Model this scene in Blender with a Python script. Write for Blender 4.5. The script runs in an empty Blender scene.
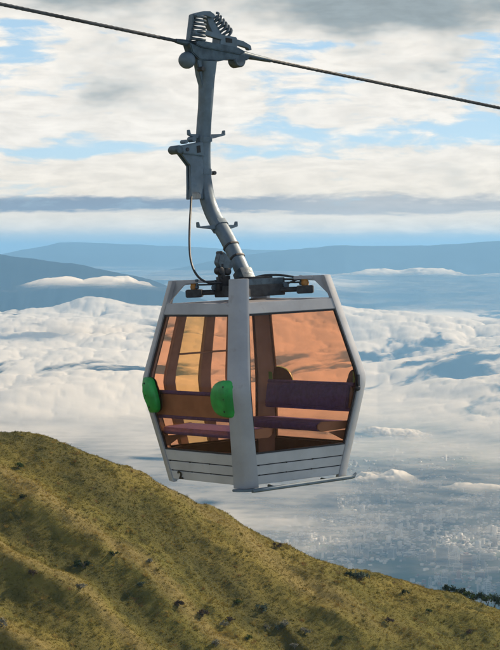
import bpy, bmesh, math, random
import numpy as np
from mathutils import Vector, Matrix, noise as mnoise

random.seed(7)
np.random.seed(7)
sc = bpy.context.scene
col = sc.collection

# ------------------------------------------------------------------ camera, sky, sun, exposure
F = 2090.0 / 500.0                      # focal length in frame widths
PITCH = 2.11
cam_d = bpy.data.cameras.new('camera')
cam_d.sensor_fit = 'HORIZONTAL'
cam_d.sensor_width = 36.0
cam_d.lens = 36.0 * F
cam_d.clip_start = 0.5
cam_d.clip_end = 400000.0
cam = bpy.data.objects.new('camera', cam_d)
cam.location = (0, 0, 0)
cam.rotation_euler = (math.radians(90 - PITCH), 0, 0)
col.objects.link(cam)
sc.camera = cam

SUN_EL, SUN_AZ = 33.0, 54.0             # azimuth clockwise from +Y (the view direction)
sc.view_settings.view_transform = 'Standard'
sc.view_settings.look = 'None'
sc.view_settings.exposure = 0.5
sc.view_settings.gamma = 1.0
sc.cycles.max_bounces = 6
sc.cycles.use_adaptive_sampling = True
sc.cycles.adaptive_threshold = 0.03
sc.cycles.diffuse_bounces = 2
sc.cycles.glossy_bounces = 3
sc.cycles.transmission_bounces = 4
sc.cycles.transparent_max_bounces = 24
sc.cycles.volume_bounces = 1
sc.cycles.use_denoising = True
sc.cycles.sample_clamp_indirect = 6.0

sun_d = bpy.data.lights.new('sun', 'SUN')
sun_d.energy = 4.6
sun_d.angle = math.radians(0.6)
sun_d.color = (1.0, 0.82, 0.60)
sun = bpy.data.objects.new('sun', sun_d)
se, sa = math.radians(SUN_EL), math.radians(SUN_AZ)
sv = Vector((math.sin(sa) * math.cos(se), math.cos(sa) * math.cos(se), math.sin(se)))
sun.rotation_euler = sv.to_track_quat('Z', 'Y').to_euler()
sun.location = (30, 30, 40)
col.objects.link(sun)


class N:
    """tiny expression wrapper over shader math nodes"""
    def __init__(s, nt, sock): s.nt, s.s = nt, sock
    def _m(s, op, *o, clamp=False):
        n = s.nt.nodes.new('ShaderNodeMath'); n.operation = op; n.use_clamp = clamp
        for i, v in enumerate((s,) + o):
            if isinstance(v, N): s.nt.links.new(v.s, n.inputs[i])
            else: n.inputs[i].default_value = v
        return N(s.nt, n.outputs[0])
    def __add__(s, o): return s._m('ADD', o)
    def __sub__(s, o): return s._m('SUBTRACT', o)
    def __mul__(s, o): return s._m('MULTIPLY', o)
    def __truediv__(s, o): return s._m('DIVIDE', o)
    __radd__ = __add__; __rmul__ = __mul__
    def __rsub__(s, o): return (s * -1.0) + o
    def clip(s): return s._m('ADD', 0.0, clamp=True)
    def pow(s, o): return s._m('POWER', o)
    def exp(s): return s._m('EXPONENT')
    def max(s, o): return s._m('MAXIMUM', o)
    def min(s, o): return s._m('MINIMUM', o)
    def step(s, a, b, lo=0.0, hi=1.0):
        n = s.nt.nodes.new('ShaderNodeMapRange'); n.interpolation_type = 'SMOOTHSTEP'
        s.nt.links.new(s.s, n.inputs[0])
        n.inputs[1].default_value = a; n.inputs[2].default_value = b
        n.inputs[3].default_value = lo; n.inputs[4].default_value = hi
        return N(s.nt, n.outputs[0])


def xyz(nt, a, b, c=0.0):
    n = nt.nodes.new('ShaderNodeCombineXYZ')
    for i, v in enumerate((a, b, c)):
        if isinstance(v, N): nt.links.new(v.s, n.inputs[i])
        else: n.inputs[i].default_value = v
    return n.outputs[0]


def noise(nt, vec, scale=1.0, detail=4.0, rough=0.5, dist=0.0, out=0):
    n = nt.nodes.new('ShaderNodeTexNoise')
    n.inputs['Scale'].default_value = scale; n.inputs['Detail'].default_value = detail
    n.inputs['Roughness'].default_value = rough; n.inputs['Distortion'].default_value = dist
    if vec is not None: nt.links.new(vec, n.inputs['Vector'])
    return N(nt, n.outputs[out]) if out == 0 else n.outputs[1]


def mixc(nt, f, a, b):
    n = nt.nodes.new('ShaderNodeMix'); n.data_type = 'RGBA'
    if isinstance(f, N): nt.links.new(f.s, n.inputs[0])
    else: n.inputs[0].default_value = f
    for i, v in ((6, a), (7, b)):
        if isinstance(v, tuple): n.inputs[i].default_value = (*v, 1.0)
        else: nt.links.new(v, n.inputs[i])
    return n.outputs[2]


# ---- world: Nishita sky with two sheets of cloud worked out from the view direction
world = bpy.data.worlds.new('World'); sc.world = world
world.use_nodes = True
world.cycles.sampling_method = 'NONE'; world.cycles.sample_map_resolution = 256
nt = world.node_tree; nt.nodes.clear()
sky = nt.nodes.new('ShaderNodeTexSky'); sky.sky_type = 'NISHITA'; sky.sun_disc = False
sky.sun_elevation = se; sky.sun_rotation = sa
sky.altitude = 3800; sky.air_density = 1.0; sky.dust_density = 1.2; sky.ozone_density = 2.0
tc = nt.nodes.new('ShaderNodeTexCoord')
sp = nt.nodes.new('ShaderNodeSeparateXYZ'); nt.links.new(tc.outputs['Generated'], sp.inputs[0])
DX, DY, DZ = (N(nt, sp.outputs[i]) for i in range(3))
EL = DZ._m('ARCSINE') * 57.29578                      # degrees above the horizon
AZ = DX._m('ARCTAN2', DY) * 57.29578                  # degrees right of +Y
v1 = xyz(nt, AZ * 0.16, EL * 0.62)
w1 = noise(nt, v1, 1.3, 3, 0.5)
w2 = noise(nt, xyz(nt, AZ * 0.2 + 31.0, EL * 0.7), 1.3, 3, 0.5)
vv = xyz(nt, AZ * 0.22 + w1 * 0.9, EL * 0.55 + w2 * 0.7)
cover = noise(nt, vv, 1.15, 6, 0.58)
vs = xyz(nt, AZ * 0.10 + w2 * 0.35 + 7.0, EL * 1.15 + w1 * 0.6)
streak = noise(nt, vs, 1.7, 5, 0.55)
shade = noise(nt, xyz(nt, AZ * 0.25 + 3.0, EL * 0.62 + 9.0 + w1 * 0.5), 1.2, 4, 0.55)


def blob(az, el, ra, re, wob=0.0):
    a = (AZ - az + (w1 - 0.5) * wob) / ra
    e = (EL - el + (w2 - 0.5) * wob) / re
    return ((a * a + e * e) * -1.0).exp()


fine = noise(nt, xyz(nt, AZ * 0.55 + w1 * 1.2, EL * 2.3 + w2 * 1.5), 1.6, 6, 0.62)
# blue gaps
gap = (0.505 - cover) * 4.6
gap = gap + blob(-6.4, 5.3, 0.9, 0.8, 3) * 1.15 + blob(-3.9, 5.5, 0.9, 0.4, 3) * 0.7 + blob(2.6, 4.55, 1.0, 0.25, 2) * 1.0 \
    + blob(3.2, 3.1, 2.6, 0.26, 1.2) * 1.25 + blob(6.4, 3.5, 1.0, 0.4, 2) * 0.8 + blob(-5.0, 2.75, 2.4, 0.25, 1.2) * 1.15 + blob(6.3, 5.7, 0.9, 0.3, 2) * 0.6 \
    + blob(0.5, 2.6, 3.0, 0.15, 1.0) * 0.6 - blob(-1.8, 4.9, 1.6, 1.2, 2) * 0.9 - blob(1.5, 1.9, 7.0, 0.6, 1) * 0.9 - blob(-3, 4.1, 2, .6, 1) * .6 - EL.step(5.6, 6.4) * 0.9 * EL.step(16, 9)
gap = (gap + (0.5 - streak) * 2.2 + (0.5 - fine) * 2.2).step(0.12, 1.05) * 0.9
gap = gap * EL.step(0.9, 1.7)
# grey undersides
grey = (shade - 0.52) * 2.4 + EL.step(5.0, 7.0) * 0.50 + blob(3.6, 6.6, 3.8, 1.0, 1.5) * 0.95 + blob(-6.0, 6.9, 1.8, .5, 1.5) * .5 + blob(-3.2, 4.2, 1.9, 0.5, 2) * 0.26 \
    + blob(0.9, 3.7, 1.0, 0.30, 1) * 0.25 + blob(6.2, 4.9, 1.2, 0.45, 1) * 0.30 - blob(-1.5, 2.0, 6, 0.5, 1) * 0.35 - blob(0.3, 5.0, 1.6, 1.6, 1.5) * .4
grey = (grey + (fine - 0.5) * 0.7).step(0.0, 1.05)
rad = lambda r, g, b: (r, g, b)
white = mixc(nt, EL.step(1.0, 3.2), rad(0.72, 0.64, 0.53), rad(0.69, 0.655, 0.60))
cl = mixc(nt, grey, white, rad(0.245, 0.285, 0.30))
mul = nt.nodes.new('ShaderNodeVectorMath'); mul.operation = 'SCALE'; nt.links.new(cl, mul.inputs[0])
nt.links.new((fine.step(0.28, 0.72, 0.88, 1.08)).s, mul.inputs['Scale']); cl = mul.outputs[0]
# the low slate-blue band of stratus and the pale haze beneath it
bandel = EL + (streak - 0.5) * 0.75 + (w1 - 0.5) * 0.25
bandel = bandel + (fine - 0.5) * 0.5
band = bandel.step(0.84, 1.02) * bandel.step(1.52, 1.26)
band = band * (0.62 + AZ.step(3.0, -2.0) * 0.38)
cl = mixc(nt, band * 0.92, cl, rad(0.15, 0.20, 0.275))
blue = mixc(nt, EL.step(0.5, 5.5), rad(0.38, 0.53, 0.62), rad(0.31, 0.48, 0.61))
low = EL + (streak - 0.5) * 0.5
lowm = (low + (fine - .5) * .3).step(0.66, 0.22)
nish = nt.nodes.new('ShaderNodeBackground'); nish.inputs[1].default_value = 0.09
nt.links.new(sky.outputs[0], nish.inputs[0])
bgc = nt.nodes.new('ShaderNodeBackground'); bgc.inputs[1].default_value = 1.0
blue = mixc(nt, lowm * AZ.step(-5, 4), blue, rad(0.22, 0.38, 0.50))
lowc = mixc(nt, AZ.step(-4.5, 1.5), rad(0.42, 0.48, 0.50), rad(0.31, 0.42, 0.49))
cl2 = mixc(nt, lowm, cl, lowc)
nt.links.new(mixc(nt, gap, cl2, blue), bgc.inputs[0])
mx = nt.nodes.new('ShaderNodeMixShader')
# clouds cover the low sky; overhead the clear Nishita sky shows between them
ov = (EL.step(9.0, 30.0) * (0.60 - cover).step(-0.05, 0.12)) * 0.8 + gap * 0.30
nt.links.new(ov.clip().s, mx.inputs[0])
nt.links.new(bgc.outputs[0], mx.inputs[1]); nt.links.new(nish.outputs[0], mx.inputs[2])
wo = nt.nodes.new('ShaderNodeOutputWorld'); nt.links.new(mx.outputs[0], wo.inputs[0])


# ------------------------------------------------------------------ helpers
def tag(o, label=None, cat=None, group=None, kind=None):
    if label: o['label'] = label
    if cat: o['category'] = cat
    if group: o['group'] = group
    if kind: o['kind'] = kind
    return o


def empty(name, loc=(0, 0, 0)):
    o = bpy.data.objects.new(name, None); o.location = loc; o.empty_display_size = 0.3
    col.objects.link(o); return o


def link(name, me, parent=None, smooth=None):
    o = bpy.data.objects.new(name, me); col.objects.link(o)
    if parent is not None: o.parent = parent
    return o


def obj(name, bm, mat, parent=None, smooth=True, bevel=0.0, angle=35):
    bmesh.ops.recalc_face_normals(bm, faces=bm.faces)
    if bevel:
        es = [e for e in bm.edges if len(e.link_faces) == 2 and e.calc_face_angle(0) > math.radians(40)]
        bmesh.ops.bevel(bm, geom=es, offset=bevel, segments=2, affect='EDGES', clamp_overlap=True)
    me = bpy.data.meshes.new(name)
    for f in bm.faces: f.smooth = smooth
    for e in bm.edges:
        if len(e.link_faces) == 2 and e.calc_face_angle(0) > math.radians(angle): e.smooth = False
    bm.to_mesh(me); bm.free()
    for m in (mat if isinstance(mat, (list, tuple)) else [mat]): me.materials.append(m)
    return link(name, me, parent)


def box(bm, c, s, M=None):
    vs = []
    for dz in (-.5, .5):
        for dy in (-.5, .5):
            for dx in (-.5, .5):
                p = Vector((c[0] + dx * s[0], c[1] + dy * s[1], c[2] + dz * s[2]))
                vs.append(bm.verts.new(M @ p if M else p))
    for f in ((0, 1, 3, 2), (4, 6, 7, 5), (0, 4, 5, 1), (2, 3, 7, 6), (0, 2, 6, 4), (1, 5, 7, 3)):
        bm.faces.new([vs[i] for i in f])


def loft(bm, rings, closed=True, caps=True):
    R = [[bm.verts.new(p) for p in r] for r in rings]
    n = len(R[0])
    for a, b in zip(R, R[1:]):
        for i in range(n if closed else n - 1):
            j = (i + 1) % n
            bm.faces.new((a[i], a[j], b[j], b[i]))
    if caps and closed:
        bm.faces.new(R[0][::-1]); bm.faces.new(R[-1])
    return R


def tube(bm, path, r, n=10, square=0.0, up=Vector((0, 0, 1)), flat=1.0):
    path = [Vector(p) for p in path]
    rs = r if isinstance(r, (list, tuple)) else [r] * len(path)
    rings = []
    t0 = (path[1] - path[0]).normalized()
    u = up.cross(t0)
    if u.length < 1e-3: u = Vector((1, 0, 0)).cross(t0)
    u.normalize()
    for i, p in enumerate(path):
        t = (path[min(i + 1, len(path) - 1)] - path[max(i - 1, 0)]).normalized()
        u = (u - t * u.dot(t)).normalized(); v = t.cross(u)
        ring = []
        for k in range(n):
            a = 2 * math.pi * (k + 0.5) / n
            c, s = math.cos(a), math.sin(a)
            q = (1 - square) + square / max(abs(c), abs(s))
            ring.append(p + (u * c * q + v * s * q * flat) * rs[i])
        rings.append(ring)
    loft(bm, rings)


def lathe(bm, base, axis, prof, n=20):
    """prof: (distance along axis, radius)"""
    base, axis = Vector(base), Vector(axis).normalized()
    u = axis.orthogonal().normalized(); v = axis.cross(u)
    loft(bm, [[base + axis * d + (u * math.cos(2 * math.pi * k / n) + v * math.sin(2 * math.pi * k / n)) * max(r, 1e-4)
               for k in range(n)] for d, r in prof])


def prism(bm, pts, dirv, t0, t1):
    """pts: 3D polygon; extruded from t0 to t1 along dirv"""
    d = Vector(dirv)
    loft(bm, [[Vector(p) + d * t0 for p in pts], [Vector(p) + d * t1 for p in pts]])


def spline(pts, k=8):
    P = [Vector(p) for p in pts]; P = [P[0] * 2 - P[1]] + P + [P[-1] * 2 - P[-2]]
    out = []
    for i in range(1, len(P) - 2):
        for j in range(k):
            t = j / k
            out.append(0.5 * ((2 * P[i]) + (P[i + 1] - P[i - 1]) * t + (2 * P[i - 1] - 5 * P[i] + 4 * P[i + 1] - P[i + 2]) * t * t
                              + (3 * P[i] - P[i - 1] - 3 * P[i + 1] + P[i + 2]) * t ** 3))
    out.append(P[-2]); return out


# ------------------------------------------------------------------ numpy noise
def _hash(ix, iy, seed):
    h = (ix.astype(np.int64) * 374761393 + iy.astype(np.int64) * 668265263 + seed * 1442695041) & 0xffffffff
    h = ((h ^ (h >> 13)) * 1274126177) & 0xffffffff
    return ((h ^ (h >> 16)) & 0xffffff) / float(0xffffff)


def pnoise(x, y, seed=0):
    x0, y0 = np.floor(x), np.floor(y); fx, fy = x - x0, y - y0
    u, v = fx * fx * fx * (fx * (fx * 6 - 15) + 10), fy * fy * fy * (fy * (fy * 6 - 15) + 10)
    def g(ox, oy):
        a = _hash(x0 + ox, y0 + oy, seed) * 2 * np.pi
        return np.cos(a) * (fx - ox) + np.sin(a) * (fy - oy)
    return ((g(0, 0) * (1 - u) + g(1, 0) * u) * (1 - v) + (g(0, 1) * (1 - u) + g(1, 1) * u) * v) * 1.4


def fbm(x, y, o=4, seed=0, gain=0.5):
    s = np.zeros(np.broadcast(x, y).shape); a = 1.0; f = 1.0
    for i in range(o):
        s += a * pnoise(x * f + i * 17.3, y * f - i * 9.1, seed + i); a *= gain; f *= 2.03
    return s


def domes(x, y, seed=0):
    """rounded bumps, 0..1"""
    x0, y0 = np.floor(x), np.floor(y); d = np.full(x.shape, 9.0)
    for i in (-1, 0, 1):
        for j in (-1, 0, 1):
            cx, cy = x0 + i, y0 + j
            px = cx + 0.15 + 0.7 * _hash(cx, cy, seed); py = cy + 0.15 + 0.7 * _hash(cx, cy, seed + 5)
            r = 0.65 + 0.42 * _hash(cx, cy, seed + 9)
            d = np.minimum(d, ((x - px) ** 2 + (y - py) ** 2) / (r * r))
    return np.sqrt(np.clip(1 - d, 0, 1))


def smooth(a, b, x):
    t = np.clip((x - a) / (b - a), 0, 1); return t * t * (3 - 2 * t)


def grid_mesh(name, X, Y, Z, mat, attrs=None, kind='structure'):
    ny, nx = X.shape
    me = bpy.data.meshes.new(name)
    co = np.stack([X, Y, Z], -1).reshape(-1, 3).astype(np.float32)
    idx = np.arange(ny * nx).reshape(ny, nx)
    q = np.stack([idx[:-1, :-1], idx[:-1, 1:], idx[1:, 1:], idx[1:, :-1]], -1).reshape(-1, 4)
    me.vertices.add(len(co)); me.vertices.foreach_set('co', co.ravel())
    me.loops.add(q.size); me.loops.foreach_set('vertex_index', q.ravel().astype(np.int32))
    me.polygons.add(len(q)); me.polygons.foreach_set('loop_start', np.arange(0, q.size, 4, dtype=np.int32))
    me.polygons.foreach_set('use_smooth', np.ones(len(q), bool))
    me.update(calc_edges=True)
    for k, v in (attrs or {}).items():
        a = me.attributes.new(k, 'FLOAT', 'POINT'); a.data.foreach_set('value', v.reshape(-1).astype(np.float32))
    me.materials.append(mat)
    o = link(name, me); o['kind'] = kind
    return o


def tri_mesh(name, co, faces_idx, nper, mat, attrs=None, smooth_=False):
    me = bpy.data.meshes.new(name)
    me.vertices.add(len(co)); me.vertices.foreach_set('co', co.astype(np.float32).ravel())
    me.loops.add(faces_idx.size); me.loops.foreach_set('vertex_index', faces_idx.ravel().astype(np.int32))
    nf = faces_idx.size // nper
    me.polygons.add(nf); me.polygons.foreach_set('loop_start', np.arange(0, nf * nper, nper, dtype=np.int32))
    me.update(calc_edges=True)
    for k, v in (attrs or {}).items():
        a = me.attributes.new(k, 'FLOAT', 'POINT'); a.data.foreach_set('value', v.reshape(-1).astype(np.float32))
    for m in (mat if isinstance(mat, (list, tuple)) else [mat]): me.materials.append(m)
    return me


# ------------------------------------------------------------------ materials
def mat(name, color, rough=0.5, metal=0.0, var=0.12, vscale=8.0, bump=0.0, bscale=40.0, stain=None, spec=0.5, coat=0.0):
    m = bpy.data.materials.new(name); m.use_nodes = True; nt = m.node_tree
    p = nt.nodes['Principled BSDF']
    t = nt.nodes.new('ShaderNodeTexCoord').outputs['Object']
    n1 = noise(nt, t, vscale, 5, 0.6)
    dark = tuple(c * (1 - var * 1.6) for c in color); lite = tuple(min(1, c * (1 + var)) for c in color)
    c = mixc(nt, n1.step(0.3, 0.7), dark, lite)
    if stain:
        n2 = noise(nt, t, vscale * 2.3, 6, 0.7, 0.4)
        c = mixc(nt, n2.step(0.56, 0.74) * 0.55, c, stain)
    nt.links.new(c, p.inputs['Base Color'])
    r = noise(nt, t, vscale * 3, 3, 0.5)
    nt.links.new((r.step(0.2, 0.8, rough * 0.8, min(1, rough * 1.2))).s, p.inputs['Roughness'])
    p.inputs['Metallic'].default_value = metal
    p.inputs['Specular IOR Level'].default_value = spec
    p.inputs['Coat Weight'].default_value = coat
    if bump:
        b = nt.nodes.new('ShaderNodeBump'); b.inputs['Strength'].default_value = bump; b.inputs['Distance'].default_value = 0.01
        nt.links.new(noise(nt, t, bscale, 4, 0.6).s, b.inputs['Height']); nt.links.new(b.outputs[0], p.inputs['Normal'])
    return m


M_FRAME = mat('grey_painted_aluminium', (0.32, 0.345, 0.385), 0.42, 0.0, 0.07, 3.0, 0.05, 120, stain=(0.22, 0.22, 0.22))
M_PANEL = mat('pale_grey_sheet_metal', (0.43, 0.45, 0.48), 0.40, 0.0, 0.07, 3.5, 0.05, 90, stain=(0.38, 0.37, 0.37))
M_JOINT = mat('dark_rubber_joint', (0.03, 0.03, 0.035), 0.7)
M_GALV = mat('galvanised_steel', (0.115, 0.165, 0.21), 0.50, 0.2, 0.12, 7.0, 0.08, 60, stain=(0.10, 0.12, 0.15))
M_GRIP = mat('greasy_dark_steel', (0.07, 0.105, 0.135), 0.45, 0.35, 0.25, 14.0, 0.15, 90, stain=(0.05, 0.055, 0.06))
M_DARK = mat('black_steel', (0.035, 0.038, 0.043), 0.5, 0.3, 0.3, 12)
M_SHELL = mat('grey_plastic_shell', (0.26, 0.25, 0.26), 0.5, 0, 0.1, 5)
M_SEAT = mat('navy_upholstery', (0.055, 0.08, 0.40), 0.7, 0, 0.15, 20, 0.15, 200)
M_INNER = mat('grey_interior_profile', (0.27, 0.24, 0.25), 0.5, 0, 0.1, 6)
M_FLOOR = mat('brown_rubber_floor', (0.24, 0.20, 0.20), 0.8, 0, 0.2, 10)
M_GREEN = mat('green_rubber', (0.015, 0.31, 0.065), 0.42, 0, 0.22, 6, 0.10, 60, stain=(0.012, 0.17, 0.04))
M_ORANGE = mat('ochre_rubber_damper', (0.42, 0.20, 0.05), 0.6)
M_BLACKPRINT = mat('black_print', (0.012, 0.012, 0.014), 0.6)
M_HOSE = mat('black_hose', (0.02, 0.025, 0.03), 0.45)


def glass_mat(name, tint):
    m = bpy.data.materials.new(name); m.use_nodes = True; nt = m.node_tree; nt.nodes.clear()
    t = nt.nodes.new('ShaderNodeTexCoord').outputs['Object']
    tr = nt.nodes.new('ShaderNodeBsdfTransparent')
    k = noise(nt, t, 2.2, 4, 0.6).step(0.25, 0.75)
    nt.links.new(mixc(nt, k, tuple(c * 0.965 for c in tint), tint), tr.inputs[0])
    gl = nt.nodes.new('ShaderNodeBsdfGlossy'); gl.inputs['Roughness'].default_value = 0.03
    df = nt.nodes.new('ShaderNodeBsdfDiffuse'); df.inputs[0].default_value = (0.85, 0.55, 0.40, 1)
    tl = nt.nodes.new('ShaderNodeBsdfTranslucent'); tl.inputs[0].default_value = (0.95, 0.60, 0.42, 1)
    dm = nt.nodes.new('ShaderNodeMixShader'); nt.links.new(df.outputs[0], dm.inputs[1]); nt.links.new(tl.outputs[0], dm.inputs[2])
    lw = nt.nodes.new('ShaderNodeLayerWeight'); lw.inputs['Blend'].default_value = 0.5
    mx = nt.nodes.new('ShaderNodeMixShader'); nt.links.new((N(nt, lw.outputs['Facing']).pow(5.0) * 0.35 + 0.010).s, mx.inputs[0])
    nt.links.new(tr.outputs[0], mx.inputs[1]); nt.links.new(gl.outputs[0], mx.inputs[2])
    m2 = nt.nodes.new('ShaderNodeMixShader')
    dust_glow = noise(nt, t, 7.0, 6, 0.7).step(0.45, 0.85, 0.022, 0.065)  # dust film whose peach tint also paints a glow into the panes
    nt.links.new(dust_glow.s, m2.inputs[0]); nt.links.new(mx.outputs[0], m2.inputs[1]); nt.links.new(dm.outputs[0], m2.inputs[2])
    o = nt.nodes.new('ShaderNodeOutputMaterial'); nt.links.new(m2.outputs[0], o.inputs[0])
    return m


q4 = lambda r, g, b: (r ** .25, g ** .25, b ** .25)     # two panes, two faces each
M_GLASS = glass_mat('amber_tinted_glass', q4(1.0, 0.465, 0.265))
M_GLASS_Y = glass_mat('pale_amber_glass', q4(1.0, 0.66, 0.20))


# ------------------------------------------------------------------ the near hill
CR_X = np.array([-420, -200, -110, -70, -50, -35.9, -31.6, -27.3, -21.5, -14.4, -7.2, 0, 7.2, 12.9, 18.7, 24.4, 28.7, 35.9, 60, 120, 300, 4000])
CR_Z = np.array([40, 20, -8, -18, -23.0, -26.2, -26.8, -28.3, -30.2, -33.4, -37.1, -40.7, -43.9, -45.8, -47.4, -49.0, -50.2, -52.2, -60, -80, -150, -1500.])
_cx = np.linspace(-420, 4000, 8841)
_cz = np.interp(_cx, CR_X, CR_Z)
_k = np.hanning(17); _k /= _k.sum()
_cz = np.concatenate([_cz[:8], np.convolve(_cz, _k, 'valid'), _cz[-8:]])


def ribs(x, y):
    u = x * 0.89 - (y - 300) * 0.45; v = x * 0.45 + (y - 300) * 0.89
    v = v + 2.2 * pnoise(u / 16.0, u * 0 + .5, 51) + 1.0 * pnoise(x / 5.0, y / 5.0, 52)
    g = lambda c, w: np.exp(-((v - c) / w) ** 2)
    on = smooth(34, 6, x)
    h = 0.85 * g(-30.3, 3.2) + .7 * g(-43, 3.0) + 1.0 * g(-7, 4) + .9 * g(-57, 3) - .9 * g(-19, 7) - .7 * g(-37, 4) - .8 * g(-50, 4)
    d = 0.9 * g(-29.5, 2.6) + .8 * g(-42.3, 2.4) + .75 * g(-5, 4) + .7 * g(-56, 2.8) - .65 * g(-18, 6.5) - .6 * g(-36.5, 3.4) - .5 * g(-49, 3.5)  # colour: drier crests, plus ridge light and hollow shade painted in
    return h * on, d * on


def hill_z(x, y):
    x = np.asarray(x, float); y = np.asarray(y, float)
    near = np.exp(-((x / 90) ** 2)) * np.exp(-(((y - 285) / 90) ** 2))
    cy = 300 + 10 * pnoise(x / 70.0, x * 0 + 3.3, 4) * (1 - near) + 1.5 * pnoise(x / 9.0, x * 0 + 1.3, 5)
    s = cy - y
    z = np.interp(x, _cx, _cz)
    front = np.where(s > 0, 1, 0)
    r = 7.0
    fall = np.sqrt(s * s + r * r) - r
    fall_f = np.where(fall < 150, fall, 150 + (fall - 150) * 0.25)
    z = z - np.where(front, 0.47 * fall_f, 0.52 * fall)
    # ribs and gullies running down to the lower right
    u = x * 0.89 - (y - 300) * 0.45; v = x * 0.45 + (y - 300) * 0.89
    ww = fbm(x / 30.0, y / 30.0, 3, 21)
    k = smooth(2, 26, s) * np.where(s > 0, 1, 0)
    z = z + k * (ribs(x, y)[0] + 0.9 * (1 - np.abs(pnoise(v / 11.0 + ww * .5, u / 38.0, 33)) * 2.6) - .4)
    z = z + 0.75 * fbm(x / 8.0, y / 8.0, 4, 41) * smooth(-12, 4, s + 8) + 0.16 * fbm(x / 1.6, y / 1.6, 3, 47)
    return z


def axis(segs):
    out = []
    for a, b, n in segs: out += list(np.linspace(a, b, n, endpoint=False))
    return np.array(out + [segs[-1][1]])


gx = axis([(-420, -150, 18), (-150, -55, 30), (-55, 55, 276), (55, 150, 40), (150, 600, 40), (600, 3900, 40)])
gy = axis([(-900, 0, 22), (0, 200, 40), (200, 238, 30), (238, 312, 230), (312, 360, 40), (360, 600, 30), (600, 2600, 50)])
GX, GY = np.meshgrid(gx, gy)
GZ = np.maximum(hill_z(GX, GY), -1108)


def hill_material():
    m = bpy.data.materials.new('paramo_grass_ground'); m.use_nodes = True; nt = m.node_tree
    p = nt.nodes['Principled BSDF']; p.inputs['Roughness'].default_value = 0.95; p.inputs['Specular IOR Level'].default_value = 0.1
    g = nt.nodes.new('ShaderNodeNewGeometry').outputs['Position']
    a = noise(nt, g, 0.05, 5, 0.6, 0.3); b = noise(nt, g, 0.35, 6, 0.65); c = noise(nt, g, 2.2, 5, 0.7)
    base = mixc(nt, a.step(0.35, 0.65), (0.22, 0.18, 0.045), (0.15, 0.14, 0.034))
    base = mixc(nt, b.step(0.45, 0.72), base, (0.055, 0.060, 0.016))
    base = mixc(nt, c.step(0.5, 0.8) * 0.7, base, (0.22, 0.17, 0.055))
    at = nt.nodes.new('ShaderNodeAttribute'); at.attribute_name = 'dry'; dr = N(nt, at.outputs['Fac'])
    base = mixc(nt, dr.step(0, 1) * 0.7, base, (0.27, 0.21, 0.085)); base = mixc(nt, (dr * -1.0).step(0, .8) * 0.7, base, (0.055, 0.058, 0.022))  # dry crests lightened, hollows darkened: slope shading put into the ground colour
    r = noise(nt, g, 0.9, 4, 0.6, 0.5)
    base = mixc(nt, r.step(0.62, 0.72) * 0.6, base, (0.09, 0.045, 0.02))
    nt.links.new(base, p.inputs['Base Color'])
    bp = nt.nodes.new('ShaderNodeBump'); bp.inputs['Strength'].default_value = 0.9; bp.inputs['Distance'].default_value = 0.25
    nt.links.new((c + noise(nt, g, 6, 4, 0.7)).s, bp.inputs['Height']); nt.links.new(bp.outputs[0], p.inputs['Normal'])
    return m


hill = grid_mesh('grassy_hill', GX, GY, GZ, hill_material(), {'dry': ribs(GX, GY)[1]})

# grass: tussocks over the side of the hill that is in view
def foliage_mat(name, cols, attr='tone', rough=0.85, transl=0.25):
    m = bpy.data.materials.new(name); m.use_nodes = True; nt = m.node_tree; nt.nodes.clear()
    at = nt.nodes.new('ShaderNodeAttribute'); at.attribute_name = attr
    rp = nt.nodes.new('ShaderNodeValToRGB'); nt.links.new(at.outputs['Fac'], rp.inputs[0])
    el = rp.color_ramp.elements
    while len(el) < len(cols): el.new(0.5)
    for i, c in enumerate(cols): el[i].position = i / (len(cols) - 1); el[i].color = (*c, 1)
    d = nt.nodes.new('ShaderNodeBsdfDiffuse'); t = nt.nodes.new('ShaderNodeBsdfTranslucent')
    nt.links.new(rp.outputs[0], d.inputs[0]); nt.links.new(rp.outputs[0], t.inputs[0])
    x = nt.nodes.new('ShaderNodeMixShader'); x.inputs[0].default_value = transl
    nt.links.new(d.outputs[0], x.inputs[1]); nt.links.new(t.outputs[0], x.inputs[2])
    o = nt.nodes.new('ShaderNodeOutputMaterial'); nt.links.new(x.outputs[0], o.inputs[0])
    return m


M_GRASS = foliage_mat('tussock_grass', [(0.055, 0.058, 0.016), (0.125, 0.112, 0.026), (0.205, 0.162, 0.036), (0.36, 0.265, 0.07), (0.21, 0.12, 0.045)])
rng = np.random.default_rng(3)
NT, NB = 56000, 7
tx = rng.uniform(-46, 48, NT); ty = rng.uniform(240, 306, NT)
tz = hill_z(tx, ty)
patch = fbm(tx / 7.0, ty / 7.0, 4, 77); patch2 = fbm(tx / 22.0, ty / 22.0, 3, 88)
size = 0.10 + 0.12 * rng.random(NT) ** 2 + 0.10 * np.clip(patch, 0, 1)
bx = np.repeat(tx, NB) + rng.normal(0, 0.10, NT * NB); by = np.repeat(ty, NB) + rng.normal(0, 0.10, NT * NB)
bz = np.repeat(tz, NB) - 0.05
hh = np.repeat(size, NB) * rng.uniform(0.7, 1.4, NT * NB)
ang = rng.uniform(0, np.pi, NT * NB); wd = rng.uniform(0.02, 0.05, NT * NB)
lean = rng.normal(0, 0.5, (NT * NB, 2)) * hh[:, None]
co = np.zeros((NT * NB, 3, 3))
co[:, 0] = np.stack([bx - np.cos(ang) * wd, by - np.sin(ang) * wd, bz], -1)
co[:, 1] = np.stack([bx + np.cos(ang) * wd, by + np.sin(ang) * wd, bz], -1)
co[:, 2] = np.stack([bx + lean[:, 0], by + lean[:, 1], bz + hh], -1)
tone = 0.39 + 0.20 * patch + 0.16 * patch2 + 0.26 * ribs(tx, ty)[1] + rng.normal(0, 0.06, NT) + 0.30 * (fbm(tx / 2.2, ty / 2.2, 2, 99) > 0.75)  # the rib term carries the painted ridge and hollow shading into the grass
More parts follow.
